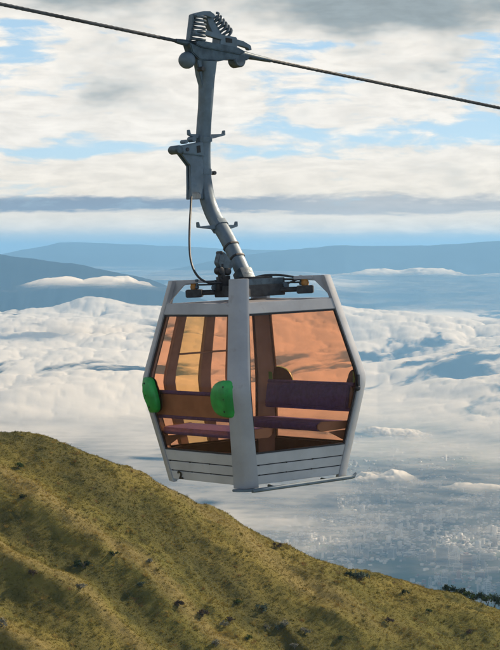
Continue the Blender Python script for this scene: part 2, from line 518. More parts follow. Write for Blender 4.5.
tone = np.repeat(np.repeat(np.clip(tone, 0, 1), NB), 3)
NT2, NB2 = 2600, 26                     # scattered larger tussocks and low herbs
cx2 = rng.uniform(-46, 48, NT2); cy2 = rng.uniform(240, 306, NT2)
okk = rng.random(NT2) < .25 + .75 * smooth(-.2, .5, fbm(cx2 / 6.0, cy2 / 6.0, 3, 123)); cx2, cy2 = cx2[okk], cy2[okk]; NT2 = len(cx2)
sz2 = rng.uniform(.16, .42, NT2); n2_ = NT2 * NB2
ox = rng.normal(0, .35, n2_) * np.repeat(sz2, NB2); oy = rng.normal(0, .35, n2_) * np.repeat(sz2, NB2)
X2, Y2 = np.repeat(cx2, NB2) + ox, np.repeat(cy2, NB2) + oy; Z2 = np.repeat(hill_z(cx2, cy2), NB2) - .05
h2 = np.repeat(sz2, NB2) * rng.uniform(.7, 1.5, n2_); a2 = rng.uniform(0, np.pi, n2_)
co2 = np.zeros((n2_, 3, 3))
co2[:, 0] = np.stack([X2 - np.cos(a2) * .03, Y2 - np.sin(a2) * .03, Z2], -1); co2[:, 1] = np.stack([X2 + np.cos(a2) * .03, Y2 + np.sin(a2) * .03, Z2], -1)
co2[:, 2] = np.stack([X2 + ox * 1.3, Y2 + oy * 1.3, Z2 + h2], -1)
co = np.concatenate([co, co2]); t2 = np.clip(rng.choice([.08, .3, .62, .78, 1.0], NT2, p=[.16, .28, .30, .16, .10]) + rng.normal(0, .05, NT2), 0, 1)
tone = np.concatenate([tone, np.repeat(t2, NB2 * 3)])
me = tri_mesh('grass', co.reshape(-1, 3), np.arange(len(co) * 3), 3, M_GRASS, {'tone': tone})
tag(link('grass', me), 'dry golden and olive tussock grass covering the hillside', 'grass', kind='stuff')


def on_hill(px, py):
    """where the line of sight through a point of the photograph meets the hill"""
    d = Vector(((px - 250) / 500 / F, 1.0, -(py - 325) / 500 / F))
    d = Matrix.Rotation(math.radians(-PITCH), 3, 'X') @ d
    ys = np.linspace(225, 308, 1200)
    z = hill_z(ys * d.x / d.y, ys)
    hit = np.nonzero(ys * d.z / d.y <= z)[0]
    yy = ys[hit[0]] if len(hit) else 300.0
    x = yy * d.x / d.y
    return Vector((x, yy, float(hill_z(x, yy))))


# ------------------------------------------------------------------ bushes and the tree line on the crest
M_BARK = mat('grey_brown_bark', (0.09, 0.07, 0.05), 0.9, 0, 0.3, 12)
BUSH = {
    'blue': foliage_mat('blue_green_leaves', [(0.030, 0.05, 0.035), (0.075, 0.10, 0.075), (0.15, 0.18, 0.14)]),
    'silver': foliage_mat('silver_grey_leaves', [(0.08, 0.085, 0.06), (0.20, 0.20, 0.155), (0.34, 0.33, 0.27)]),
    'brown': foliage_mat('brown_twigs', [(0.03, 0.022, 0.016), (0.07, 0.052, 0.038), (0.14, 0.105, 0.08)]),
    'dark': foliage_mat('dark_green_leaves', [(0.010, 0.018, 0.010), (0.026, 0.042, 0.020), (0.06, 0.08, 0.035)]),
    'green': foliage_mat('mid_green_leaves', [(0.020, 0.035, 0.010), (0.05, 0.075, 0.020), (0.10, 0.13, 0.04)]),
}


def leaves(n, rx, ry, rz, leaf, seed, zc):
    r = np.random.default_rng(seed)
    k = max(4, n // 28)
    cc = r.normal(0, 1, (k, 3)); cc /= np.linalg.norm(cc, axis=1)[:, None]
    cc *= r.uniform(0.45, 0.95, (k, 1)); cc[:, 2] = np.abs(cc[:, 2]) * 1.0 - 0.25
    c = cc[r.integers(0, k, n)] + r.normal(0, 0.19, (n, 3))
    P = c * np.array([rx, ry, rz]) + np.array([0, 0, zc])
    u = r.normal(0, 1, (n, 3)); u /= np.linalg.norm(u, axis=1)[:, None]
    v = np.cross(u, r.normal(0, 1, (n, 3))); v /= np.linalg.norm(v, axis=1)[:, None]
    s = leaf * r.uniform(0.6, 1.4, (n, 1))
    co = np.stack([P - u * s, P + v * s * 0.6, P + u * s, P - v * s * 0.6], 1)
    t = np.clip(r.uniform(0, 1, n) * 0.5 + 0.25 + r.normal(0, .12, n), 0, 1)
    return co.reshape(-1, 3), np.repeat(t, 4)


def bush(loc, w, h, kind, label, name='bush', cat='bush', group=None, trunk_h=None, seed=0, n=190):
    root = empty(name, loc)
    tag(root, label, cat, group)
    zc = h * 0.45 if trunk_h is None else trunk_h + (h - trunk_h) * 0.42
    rz = (h - zc) * 0.9
    co, t = leaves(n, w / 2, w / 2 * 0.9, rz, max(0.05, w * 0.075), seed, zc)
    me = tri_mesh('crown', co, np.arange(len(co)), 4, BUSH[kind], {'tone': t})
    link('crown', me, root)
    bm = bmesh.new(); rr = random.Random(seed)
    for i in range(4):
        a = i * 1.7 + rr.random(); tip = Vector((math.cos(a) * w * .28, math.sin(a) * w * .28, zc + rz * .45))
        tube(bm, [(0, 0, -0.15), (tip.x * .15, tip.y * .15, zc * .45), tip], [w * .035, w * .025, w * .008], 6)
    obj('trunk', bm, M_BARK, root)
    return root


spots = [  # photograph position, width m, height m, kind, label
    (262, 613, 1.35, 1.15, 'blue', 'dark blue-green round bush on the hillside directly below the cabin'),
    (279, 630, 1.25, .95, 'blue', 'blue-green bush low on the hill, the left one touching a paler bush'),
    (285, 627, 1.15, .85, 'silver', 'pale grey-green bush crowding the right side of a blue-green bush'),
    (305, 634, 1.30, .85, 'silver', 'rounded silver-grey bush on bare grass at the right end of the low bush group'),
    (266, 629, .85, .6, 'silver', 'small silvery bush just left of the touching blue-green pair'),
    (202, 617, 1.5, .8, 'brown', 'wide reddish-brown bush on the hillside left below the cabin'),
    (178, 606, 1.3, .7, 'brown', 'spreading dark brown bush at the foot of the diagonal grass ridge'),
    (230, 622, 1.0, .7, 'brown', 'brown twiggy bush right above a pale silvery bush'),
    (224, 627, .9, .75, 'silver', 'tall pale silvery bush tucked under a brown twiggy bush'),
    (216, 646, 1.0, .7, 'silver', 'light grey bush near the bottom edge below the brown bushes'),
    (248, 640, 1.0, .6, 'green', 'low mid-green bush in open grass below the silvery bushes'),
    (295, 648, 1.0, .6, 'silver', 'grey bush cut by the bottom edge of the picture'),
    (238, 604, 1.1, .6, 'green', 'olive green mound bush above the dark blue-green round one'),
    (277, 548, 1.0, .75, 'brown', 'small dark brown bush just below the crest under the cabin'),
    (83, 567, 1.8, .8, 'dark', 'dark green sprawling bush beside the diagonal grass ridge on the left'),
    (81, 589, 1.2, .7, 'silver', 'pale grey bush alone under the dark sprawling one on the left'),
    (33, 576, 1.2, .8, 'brown', 'brown bush on the left slope halfway down'),
    (18, 468, 1.3, .6, 'green', 'green bush high on the left slope just under the crest'),
    (24, 499, .9, .6, 'dark', 'small dark green bush on the shaded upper left slope'),
    (114, 556, 1.1, .6, 'green', 'flat green bush in the middle of the left slope'),
    (150, 563, .9, .6, 'silver', 'little pale bush between the two diagonal grass ridges'),
    (142, 586, 1.0, .6, 'blue', 'small blue-green bush on the flank of the lower grass ridge'),
    (2, 627, 1.2, .9, 'silver', 'grey-white bush at the left edge low in the picture'),
    (361, 580, 2.1, 1.1, 'blue', 'widest blue-green bush just below the crest right of the cabin'),
    (350, 577, 1.2, .8, 'dark', 'dark green bush touching the left of the widest blue-green bush'),
    (405, 594, 1.0, .8, 'dark', 'dark bush near the crest towards the right'),
    (388, 622, 1.1, .6, 'brown', 'brown bush in open grass low on the right slope'),
    (430, 612, .9, .5, 'green', 'small green bush on the right slope under the tree line'),
    (468, 634, 1.0, .6, 'brown', 'brown bush low near the right edge'),
    (340, 640, .9, .5, 'green', 'small green bush low on the slope right of the bush group'),
]
for i, (px, py, w, h, kd, lb) in enumerate(spots):
    bush(on_hill(px, py) - Vector((0, 0, 0.05)), w * 1.3, h * 1.35, kd, lb, seed=100 + i)

tl = [(447, 1.5, 'dark'), (454, 1.9, 'dark'), (462, 2.1, 'dark'), (469, 1.6, 'green'), (475, 2.0, 'dark'),
      (482, 2.6, 'dark'), (489, 2.4, 'green'), (496, 2.8, 'dark'), (502, 2.6, 'dark')]
for i, (px, h, kd) in enumerate(tl):
    Y = 304.5 + (i % 3) * 0.8
    x = (px - 250) / 500 / F * Y
    z = float(hill_z(x, Y))
    lb = ['lowest dark tree at the left end of the tree line on the crest', 'dark round tree second from the left in the tree line on the crest',
          'dark tree third from the left on the crest', 'mid-green gap-filling tree left of the middle of the crest tree line',
          'dark tree at the middle of the crest tree line', 'tall dark tree right of the middle of the crest tree line',
          'mid-green tree among the taller dark ones on the crest', 'tallest dark tree near the right edge on the crest',
          'dark tree at the right edge of the picture on the crest', 'dark tree just beyond the right edge on the crest'][i]
    bush(Vector((x, Y, z - .1)), 1.5 + .12 * (i % 4), h, kd, lb, 'tree', 'tree', 'trees in the line on the crest', h * .25, 300 + i, 340)


# ------------------------------------------------------------------ valley floor, mountains
def valley_material():
    m = bpy.data.materials.new('valley_fields_and_town'); m.use_nodes = True; nt = m.node_tree
    p = nt.nodes['Principled BSDF']; p.inputs['Roughness'].default_value = 0.9; p.inputs['Specular IOR Level'].default_value = 0.1
    g = nt.nodes.new('ShaderNodeNewGeometry').outputs['Position']
    a = noise(nt, g, 0.0007, 6, 0.6, 0.4); b = noise(nt, g, 0.004, 6, 0.65); c = noise(nt, g, 0.03, 4, 0.6)
    base = mixc(nt, a.step(0.42, 0.58), (0.08, 0.12, 0.08), (0.15, 0.17, 0.16))
    base = mixc(nt, b.step(0.48, 0.62), base, (0.22, 0.23, 0.22))
    base = mixc(nt, c.step(0.5, 0.7) * 0.5, base, (0.13, 0.16, 0.13))
    nt.links.new(base, p.inputs['Base Color'])
    return m


def valley_z(x, y):
    r = np.hypot(x, y)
    w = np.exp(-(((x - 520) / 420) ** 2)) * np.exp(-(((y - 6100) / 420) ** 2)) * 62 + np.exp(-(((x - 1000) / 300) ** 2)) * np.exp(-(((y - 6350) / 300) ** 2)) * 30
    return -1100 + 22 * fbm(x / 2600.0, y / 2600.0, 4, 61) * smooth(2000, 5000, r) + w * (1 + .3 * fbm(x / 160., y / 160., 3, 62))


az = np.radians(axis([(-60, -12, 24), (-12, 12, 200), (12, 60, 24)]))
rr = np.concatenate([[400, 1500, 3000, 4500], np.geomspace(5200, 15000, 180), np.geomspace(15500, 70000, 30)])
A, R = np.meshgrid(az, rr)
VX, VY = np.sin(A) * R, np.cos(A) * R
grid_mesh('valley_floor', VX, VY, valley_z(VX, VY), valley_material())

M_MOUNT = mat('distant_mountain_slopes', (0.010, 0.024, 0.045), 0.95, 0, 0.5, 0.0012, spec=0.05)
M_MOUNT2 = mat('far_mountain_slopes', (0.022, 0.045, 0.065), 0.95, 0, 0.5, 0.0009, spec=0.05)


def mountains(name, Y0, depth, xs, zs, seed, m, rough=60):
    """a range whose skyline follows zs over xs (metres), with ribs down both flanks"""
    x = np.linspace(xs[0], xs[-1], 900); y = np.linspace(-1, 1, 60)
    X, T = np.meshgrid(x, y)
    ridge = np.interp(X, xs, zs) + rough * fbm(X / (depth * .30), X * 0 + 2, 6, seed, .6)
    Y = Y0 + T * depth + depth * .12 * pnoise(X / depth, X * 0 + 5, seed + 7)
    prof = np.abs(T) ** 0.85
    Z = ridge - (ridge + 1110) * prof + rough * 5 * (1 - 2 * np.abs(fbm(X / (depth * .25), Y / (depth * .6), 5, seed + 3))) * np.clip(prof * 3, 0, 1)
    grid_mesh(name, X, Y, Z, m)


def scaled(v, k): return [q * k for q in v]


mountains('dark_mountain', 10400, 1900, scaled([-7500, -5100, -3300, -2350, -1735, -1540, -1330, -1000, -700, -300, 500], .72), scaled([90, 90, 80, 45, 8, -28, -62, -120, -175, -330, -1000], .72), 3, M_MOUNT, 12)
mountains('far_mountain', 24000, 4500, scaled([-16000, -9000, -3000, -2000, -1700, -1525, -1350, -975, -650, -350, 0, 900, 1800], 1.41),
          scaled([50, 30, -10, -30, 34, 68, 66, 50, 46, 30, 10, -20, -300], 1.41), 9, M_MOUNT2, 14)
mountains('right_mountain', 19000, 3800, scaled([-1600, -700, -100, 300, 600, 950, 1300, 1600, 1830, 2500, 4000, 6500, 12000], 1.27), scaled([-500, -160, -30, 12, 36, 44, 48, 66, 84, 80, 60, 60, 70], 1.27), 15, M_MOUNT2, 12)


# ------------------------------------------------------------------ sea of cloud
def cloud_material():
    m = bpy.data.materials.new('cloud_tops'); m.use_nodes = True; nt = m.node_tree; nt.nodes.clear()
    g = nt.nodes.new('ShaderNodeNewGeometry').outputs['Position']
    at = nt.nodes.new('ShaderNodeAttribute'); at.attribute_name = 'thick'
    th = N(nt, at.outputs['Fac'])
    n1 = noise(nt, g, 0.0045, 7, 0.62, 0.3); n2 = noise(nt, g, 0.018, 5, 0.6)
    a = (th + (n1 - 0.5) * 0.9 * (1.0 - th).max(0.0) + (n2 - 0.5) * 0.25).step(0.02, 1.0)
    d = nt.nodes.new('ShaderNodeBsdfDiffuse'); d.inputs[0].default_value = (0.93, 0.83, 0.69, 1)
    t = nt.nodes.new('ShaderNodeBsdfTranslucent'); t.inputs[0].default_value = (0.93, 0.83, 0.69, 1)
    x = nt.nodes.new('ShaderNodeMixShader'); x.inputs[0].default_value = 0.22
    nt.links.new(d.outputs[0], x.inputs[1]); nt.links.new(t.outputs[0], x.inputs[2])
    bp = nt.nodes.new('ShaderNodeBump'); bp.inputs['Strength'].default_value = 0.15; bp.inputs['Distance'].default_value = 25
    nt.links.new(n1.s, bp.inputs['Height']); nt.links.new(bp.outputs[0], d.inputs['Normal'])
    tr = nt.nodes.new('ShaderNodeBsdfTransparent')
    y = nt.nodes.new('ShaderNodeMixShader'); nt.links.new(a.s, y.inputs[0])
    nt.links.new(tr.outputs[0], y.inputs[1]); nt.links.new(x.outputs[0], y.inputs[2])
    o = nt.nodes.new('ShaderNodeOutputMaterial'); nt.links.new(y.outputs[0], o.inputs[0])
    return m


az = np.radians(axis([(-40, -10, 60), (-10, 10, 820), (10, 40, 60)]))
rr = np.concatenate([np.geomspace(2900, 15500, 480), np.geomspace(15560, 24000, 60), np.geomspace(24500, 48000, 12)])
A, R = np.meshgrid(az, rr)
CX, CY = np.sin(A) * R, np.cos(A) * R
azd = np.degrees(A)
base = -540 + 305 * smooth(6000, 14500, R) - 45 * smooth(1, 3, azd) * smooth(9000, 12000, R)
warp = fbm(CX / 2600, CY / 2600, 3, 201)
edge = np.interp(np.degrees(A), [-40, -7, -4, -1, 2, 3.5, 7, 40], [6000, 6100, 6200, 6500, 6900, 6900, 6000, 6000])
t = (R - edge) / 900 + 0.9 * warp + 0.45 * fbm(CX / 700, CY / 700, 3, 205)
thick = smooth(-0.9, 1.0, t)
hole = smooth(.15, .8, fbm(CX / 1900 + 4, CY / 4200, 4, 207)) * smooth(10500, 12000, R) * 0.55
thick = thick * (1 - hole)


def puff(azd, r0, ra, rr_, k):
    return k * np.exp(-((np.degrees(A) - azd + .25 * fbm(CX / 300, CY / 300, 3, 211)) / ra) ** 2) * np.exp(-((R - r0 + 120 * fbm(CX / 260, CY / 260, 3, 213)) / rr_) ** 2)


puffs = 0 * R
veil = 0.45 + 0.28 * fbm(CX / 900, CY / 1500, 4, 217) + 0.12 * smooth(4800, 6500, R) - .20 * smooth(-3.2, -5.5, np.degrees(A))*smooth(6400,5200,R)
thick = np.clip(np.maximum(np.maximum(thick, puffs), np.clip(veil, 0.2, .72) * smooth(2950, 3900, R) * (1 - .3 * smooth(2.5, 4.5, azd) * smooth(4300, 3700, R))), 0, 1)
amp = smooth(-0.4, 2.6, t) * smooth(0, .6, thick)
b = 38 * domes(CX / 1500 + warp * .5, CY / 1900, 221) + 34 * domes(CX / 520 + warp, CY / 700, 223) + 34 * domes(CX / 230 + 2 * warp, CY / 330, 225) \
    + 22 * domes(CX / 100, CY / 140 + warp * 3, 227) + 8 * domes(CX / 46, CY / 60, 229) + 60 * fbm(CX / 2400, CY / 2400, 3, 231)
calm = 1 - 0.75 * smooth(9800, 11200, R + 1200 * warp)
Z = base + b * amp * calm
# line of higher cumulus tops far out
line = np.exp(-((R - 13600 - 300 * warp) / 330) ** 2) * smooth(-6.3, -5.2, azd) * smooth(-1.4, -2.6, azd) * (.45 + .55 * smooth(-.1, .5, fbm(CX / 900, CY * 0 + 3, 3, 241)))
Z = Z + line * (18 + 34 * domes(CX / 380, CY / 380, 243))
Z = Z + np.exp(-((azd + 4.3) / .8) ** 2) * np.exp(-((R - 10300) / 350) ** 2) * (30 + 34 * domes(CX / 260, CY / 260, 251))
gapm = smooth(.2, 3.6, azd + 1.3 * warp) * smooth(11000, 11900, R + 300 * warp)
thick = thick * (1 - .8 * gapm)
thick = thick * (1 - .72 * smooth(9700, 10700, R + 500 * warp) * smooth(3, 1, azd))
thin = fbm(CX / 420 + warp, CY / 800, 5, 271, .6)
thick = thick * (.04 + .96 * smooth(26, 92, b - 25 * warp + 90 * thin))  # lower opacity in troughs also paints the grey shade between billows
Z = Z + np.clip(puffs, 0, 1) * (6 + 20 * domes(CX / 85 + warp * 4, CY / 85, 261) + 9 * domes(CX / 36, CY / 36, 263))
thick = np.clip(thick - .45 * (puffs > .12) * (1 - domes(CX / 60 + warp * 4, CY / 90, 265)) * np.clip(1.2 - puffs, 0, 1), 0, 1)
grid_mesh('sea_of_cloud', CX, CY, Z, cloud_material(), {'thick': thick}, kind='stuff')

# streaks of higher cloud drifting in front of the mountains
def streak_sheet(a0, a1, a2_, a3, R0, z0, label, seed, q=1.0, hz=1.0):
    az2 = np.radians(np.linspace(a0 - 1, a3 + 1, 340)); r2 = np.linspace(R0 - 700 * q, R0 + 700 * q, 90)
    A2, R2 = np.meshgrid(az2, r2); SX, SY = np.sin(A2) * R2, np.cos(A2) * R2; ad2 = np.degrees(A2)
    w = fbm(SX / 420 / q, SY / 700 / q, 5, seed)
    k = np.exp(-((R2 - R0 - 120 * q * w) / 300 / q) ** 2) * smooth(a0, a1, ad2 + .5 * w) * smooth(a3, a2_, ad2) * np.clip(.55 + .9 * w, .08, 1)
    o = grid_mesh('cloud_streak', SX, SY, z0 + 6 * q * w + k * hz * (18 + 26 * domes(SX / 150 / q, SY / 240 / q, seed + 2) + 8 * domes(SX / 60 / q, SY / 90 / q, seed + 3)), bpy.data.materials['cloud_tops'], {'thick': k * .95}, kind='stuff')
    tag(o, label, 'cloud')


streak_sheet(1.6, 3.6, 5.8, 8.2, 12700, -176, 'thin bright streak of cloud in front of the blue mountain right of the cabin', 301)
streak_sheet(2.5, 3.3, 3.9, 5.0, 4850, -545, 'small bright cloud drifting over the city just right of the cabin foot', 321, .38, .55)
streak_sheet(5.0, 6.1, 7.2, 8.4, 4750, -545, 'bright flat cloud over the city cut by the right edge of the picture', 331, .42, .5)
streak_sheet(3.0, 3.8, 4.6, 5.4, 6000, -545, 'small faint cloud under the edge of the cloud sea right of the cabin', 341, .45, .5)
streak_sheet(-6.6, -5.2, -2.3, -1.2, 8900, -172, 'thin bright streak of cloud along the foot of the dark mountain on the left', 311)
sea = bpy.data.objects['sea_of_cloud']; tag(sea, 'sea of pale billowing cloud tops filling the valley behind the cabin', 'cloud')

# ------------------------------------------------------------------ the city
M_WALLS = [mat('pale_plaster', (0.62, 0.60, 0.56), 0.8, 0, 0.1, 0.1), mat('white_plaster', (0.80, 0.79, 0.76), 0.8, 0, 0.05, 0.1),
           mat('brick_red_wall', (0.36, 0.20, 0.15), 0.8, 0, 0.1, 0.1), mat('concrete_wall', (0.34, 0.34, 0.33), 0.8, 0, 0.1, 0.1),
           mat('blue_grey_wall', (0.18, 0.22, 0.27), 0.7, 0, 0.1, 0.1)]
M_ROOF = mat('tin_roof', (0.45, 0.44, 0.42), 0.6, 0.2, 0.1, 0.2)
M_TILE = mat('clay_tile_roof', (0.33, 0.15, 0.09), 0.8, 0, 0.1, 0.2)
M_WIN = mat('dark_window_glass', (0.05, 0.06, 0.08), 0.2, 0, 0.1, 1)


def far_building(kind, wmat):
    """returns {part: mesh} of a unit building type; metres"""
    w, d, h = {'tower': (19, 17, 52), 'slab': (34, 14, 30), 'block': (20, 16, 14), 'house': (13, 11, 8)}[kind]
    parts = {}
    bm = bmesh.new(); box(bm, (0, 0, h / 2), (w, d, h))
    if kind == 'tower': box(bm, (0, 0, h + 2.5), (w * .4, d * .5, 5))
    parts['wall'] = (bm, wmat)
    if kind in ('tower', 'slab'):
        bm = bmesh.new(); k = 4.0
        while k < h - 2:
            box(bm, (0, -d / 2 - .05, k), (w * .86, .3, 1.6)); box(bm, (-w / 2 - .05, 0, k), (.3, d * .8, 1.6)); box(bm, (w / 2 + .05, 0, k), (.3, d * .8, 1.6)); k += 3.6
        parts['window'] = (bm, M_WIN)
        bm = bmesh.new(); box(bm, (0, 0, h + .3), (w + .6, d + .6, .6)); parts['roof'] = (bm, M_ROOF)
    elif kind == 'house':
        bm = bmesh.new()
        prism(bm, [(-w / 2 - .5, -d / 2 - .5, h), (-w / 2 - .5, d / 2 + .5, h), (-w / 2 - .5, 0, h + 3)], (1, 0, 0), 0, w + 1)
        parts['roof'] = (bm, M_TILE)
    else:
        bm = bmesh.new(); box(bm, (0, 0, h + .3), (w + .6, d + .6, .6)); box(bm, (3, 2, h + 1.8), (5, 5, 2.6)); parts['roof'] = (bm, M_ROOF)
    out = {}
    for k, (bm, m) in parts.items():
        me = bpy.data.meshes.new(kind + '_' + k); bmesh.ops.recalc_face_normals(bm, faces=bm.faces); bm.to_mesh(me); bm.free(); me.materials.append(m)
        out[k] = me
    return out


BT = {}
for kd in ('tower', 'slab', 'block', 'house'):
    for i, wm in enumerate(M_WALLS): BT[kd, i] = far_building(kd, wm)


def town_spot(px, py, z=-1100.0):
    """ground point of the valley under a point of the photograph"""
    d = Matrix.Rotation(math.radians(-PITCH), 3, 'X') @ Vector(((px - 250) / 500 / F, 1.0, -(py - 325) / 500 / F))
    for _ in range(4):
        t_ = z / d.z; x, y = d.x * t_, d.y * t_; z = float(valley_z(np.array([x]), np.array([y]))[0])
    return x, y, z


def put_building(kind, wi, x, y, z, rot, s, label, group):
    name = {'tower': 'apartment_tower', 'slab': 'apartment_block', 'block': 'building', 'house': 'house'}[kind]
    root = empty(name, (x, y, z - .3)); root.rotation_euler.z = rot; root.scale = s
    tag(root, label, {'tower': 'tower block', 'slab': 'apartment block', 'block': 'building', 'house': 'house'}[kind], group)
    for k, me in BT[kind, wi].items():
        if k == 'window' and label == 'x': continue
        link(k, me, root)


notable = [
    (442, 565, 'tower', 4, (2.1, 2.0, 1.25), 'broad blue-grey tower block, darkest and largest in the city below'),
    (453, 566, 'tower', 1, (1.2, 1.2, .95), 'white tower block directly right of the broad blue-grey one'),
    (466, 569, 'tower', 2, (1.9, 1.8, 1.0), 'reddish brick tower block in the city near the right edge'),
    (474, 567, 'tower', 1, (1.3, 1.2, .8), 'white tower block right of the reddish brick one'),
    (486, 560, 'slab', 1, (1.5, 1.3, .8), 'long white apartment block near the right edge of the city'),
    (430, 562, 'tower', 3, (1.1, 1.1, .8), 'grey concrete tower block left of the broad blue-grey one'),
    (458, 572, 'slab', 0, (.9, 1.2, 1.0), 'beige apartment block in front of the reddish brick tower'),
    (424, 560, 'slab', 0, (.9, 1, .7), 'small beige apartment block at the left end of the tower cluster'),
    (392, 558, 'tower', 1, (1.3, 1.3, .75), 'brightest white tower block on the edge of the wooded rise'),
    (366, 556, 'tower', 0, (1.1, 1.1, .6), 'pale tower block left of the wooded rise'),
    (357, 556, 'tower', 1, (1.0, 1.0, .75), 'slim white tower block above the crest right of the cabin'),
    (350, 558, 'tower', 0, (1.1, 1.0, .65), 'pale tower block nearest the crest right of the cabin'),
    (377, 553, 'slab', 1, (1.2, 1, .6), 'low white apartment block between two pale towers'),
    (492, 573, 'slab', 3, (1.3, 1, .7), 'grey apartment block low at the right edge of the city'),
    (480, 577, 'slab', 2, (1, 1, .6), 'low brick apartment block near the right edge of the city'),
    (59, 436, 'tower', 1, (1.2, 1.2, 1.3), 'lone white tower block seen above the crest at the far left'),
    (81, 436, 'tower', 0, (1.1, 1.1, 1.2), 'pale tower block in the haze right of the lone white one on the left'),
]
for i, (px, py, kd, wi, s, lb) in enumerate(notable):
    x, y, z = town_spot(px, py)
    put_building(kd, wi, x, y, z, random.uniform(-.5, .5), s, lb, None)

rs = np.random.default_rng(11)


def town_density(px, py):
    d = np.exp(-((px - 400) / 130) ** 2) * np.exp(-((py - 535) / 28) ** 2) * 1.0 + np.exp(-((px - 120) / 90) ** 2) * np.exp(-((py - 460) / 26) ** 2) * .55 \
        + np.exp(-((px - 330) / 60) ** 2) * np.exp(-((py - 495) / 18) ** 2) * .5 + .10
    d = d * (0.25 + 1.5 * smooth(-.1, .55, fbm(px / 42, py / 9, 4, 71)))
    d = d * (1 - .75 * smooth(545, 575, py) * (np.abs(px - 450) > 45))
    d = d * (1 - .97 * np.exp(-((px - 400) / 34) ** 4) * np.exp(-((py - 572) / 14) ** 4))
    return d


PX, PY = rs.uniform(-20, 530, 120000), rs.uniform(428, 600, 120000)
keep = rs.random(120000) < town_density(PX, PY)
PX, PY = PX[keep][:9000], PY[keep][:9000]
dx_ = (PX - 250) / 500 / F; dz_ = -(PY - 325) / 500 / F
cp, sp_ = math.cos(math.radians(PITCH)), math.sin(math.radians(PITCH))
dy_, dz_ = cp + dz_ * sp_, dz_ * cp - sp_
zz_ = np.full(len(PX), -1100.0)
for _ in range(4):
    tt_ = zz_ / dz_; xx_, yy_ = dx_ * tt_, dy_ * tt_; zz_ = valley_z(xx_, yy_)
pos = list(zip(yy_.tolist(), xx_.tolist(), zz_.tolist()))
pos.sort()
GRP = {'tower': 'tower blocks scattered in the city', 'slab': 'apartment blocks scattered in the city', 'block': 'flat-roofed buildings of the city', 'house': 'houses of the city'}
LBL = {'tower': 'small pale tower block among the dense houses of the hazy city', 'slab': 'small apartment block among the dense houses of the hazy city',
       'block': 'flat-roofed building in the dense hazy city on the valley floor', 'house': 'pitched-roof house in the dense hazy city on the valley floor'}
rp = random.Random(5)
for y, x, z in pos[:290]:
    kd = rp.choices(['tower', 'slab', 'block', 'house'], [.6, 1.2, 8, 8])[0]
    wi = rp.choices(range(5), [4, 7, 1.5, 2, .7])[0]
    s = rp.uniform(.5, .8)
    put_building(kd, wi, x, y, z, rp.uniform(0, math.pi), (s, s, s * rp.uniform(.8, 1.2)), LBL[kd], GRP[kd])
# the rest of the city as one mesh per city
P = np.array(pos[290:]); n = len(P)
w = rs.uniform(7, 18, n); d = rs.uniform(7, 18, n); h = np.where(rs.random(n) < .04, rs.uniform(16, 34, n), rs.uniform(3, 7, n)); a = rs.uniform(0, np.pi, n)
co = np.zeros((n, 9, 3))
for i, (sx, sy) in enumerate(((-1, -1), (1, -1), (1, 1), (-1, 1))):
    ox = sx * w / 2 * np.cos(a) - sy * d / 2 * np.sin(a); oy = sx * w / 2 * np.sin(a) + sy * d / 2 * np.cos(a)
    for k, zz in ((0, -1.0), (4, h)):
        co[:, i + k] = np.stack([P[:, 1] + ox, P[:, 0] + oy, P[:, 2] + zz], -1)
co[:, 8] = np.stack([P[:, 1], P[:, 0], P[:, 2] + h + 1.5], -1)
tri = []
for q in ((0, 1, 5, 4), (1, 2, 6, 5), (2, 3, 7, 6), (3, 0, 4, 7)): tri += [(q[0], q[1], q[2]), (q[0], q[2], q[3])]
tri += [(4, 5, 8), (5, 6, 8), (6, 7, 8), (7, 4, 8)]
fi = (np.arange(n)[:, None, None] * 9 + np.array(tri)[None]).reshape(-1, 3)
M_CITY = foliage_mat('mixed_plaster_and_tin', [(0.26, 0.17, 0.13), (0.26, 0.26, 0.26), (0.42, 0.40, 0.38), (0.80, 0.76, 0.70), (0.88, 0.87, 0.84)], 'tone', transl=0.0)
me = tri_mesh('distant_city', co.reshape(-1, 3), fi, 3, M_CITY, {'tone': np.repeat(np.where(rs.random(n) < .42, rs.uniform(.8, 1, n), rs.uniform(.05, .6, n)), 9)})
tag(link('distant_city', me), 'thousands of tiny pale buildings spread across the hazy valley floor', 'city', kind='stuff')

# ------------------------------------------------------------------ haze
HZ = bmesh.new(); box(HZ, (0, 30000, (-1145 + 130) / 2), (100000, 96000, 1275))
hm = bpy.data.materials.new('haze_air'); hm.use_nodes = True; nt = hm.node_tree; nt.nodes.clear()
pv = nt.nodes.new('ShaderNodeVolumePrincipled')
pv.inputs['Color'].default_value = (0.29, 0.60, 0.98, 1); pv.inputs['Density'].default_value = 5.8e-5; pv.inputs['Anisotropy'].default_value = 0.25
o = nt.nodes.new('ShaderNodeOutputMaterial'); nt.links.new(pv.outputs[0], o.inputs['Volume'])
me = bpy.data.meshes.new('haze'); bmesh.ops.recalc_face_normals(HZ, faces=HZ.faces); HZ.to_mesh(me); HZ.free(); me.materials.append(hm)
link('haze', me)['kind'] = 'stuff'

# ------------------------------------------------------------------ the haul rope
TH = math.radians(37.5)
ax_a = Vector((math.cos(TH), math.sin(TH), 0)); ax_b = Vector((-math.sin(TH), math.cos(TH), 0))
ROOT = Vector((0.075, 22.0, -2.40)); ROLL = math.radians(-2.3)
RM = Matrix.Rotation(ROLL, 3, 'Y') @ Matrix.Rotation(TH, 3, 'Z')

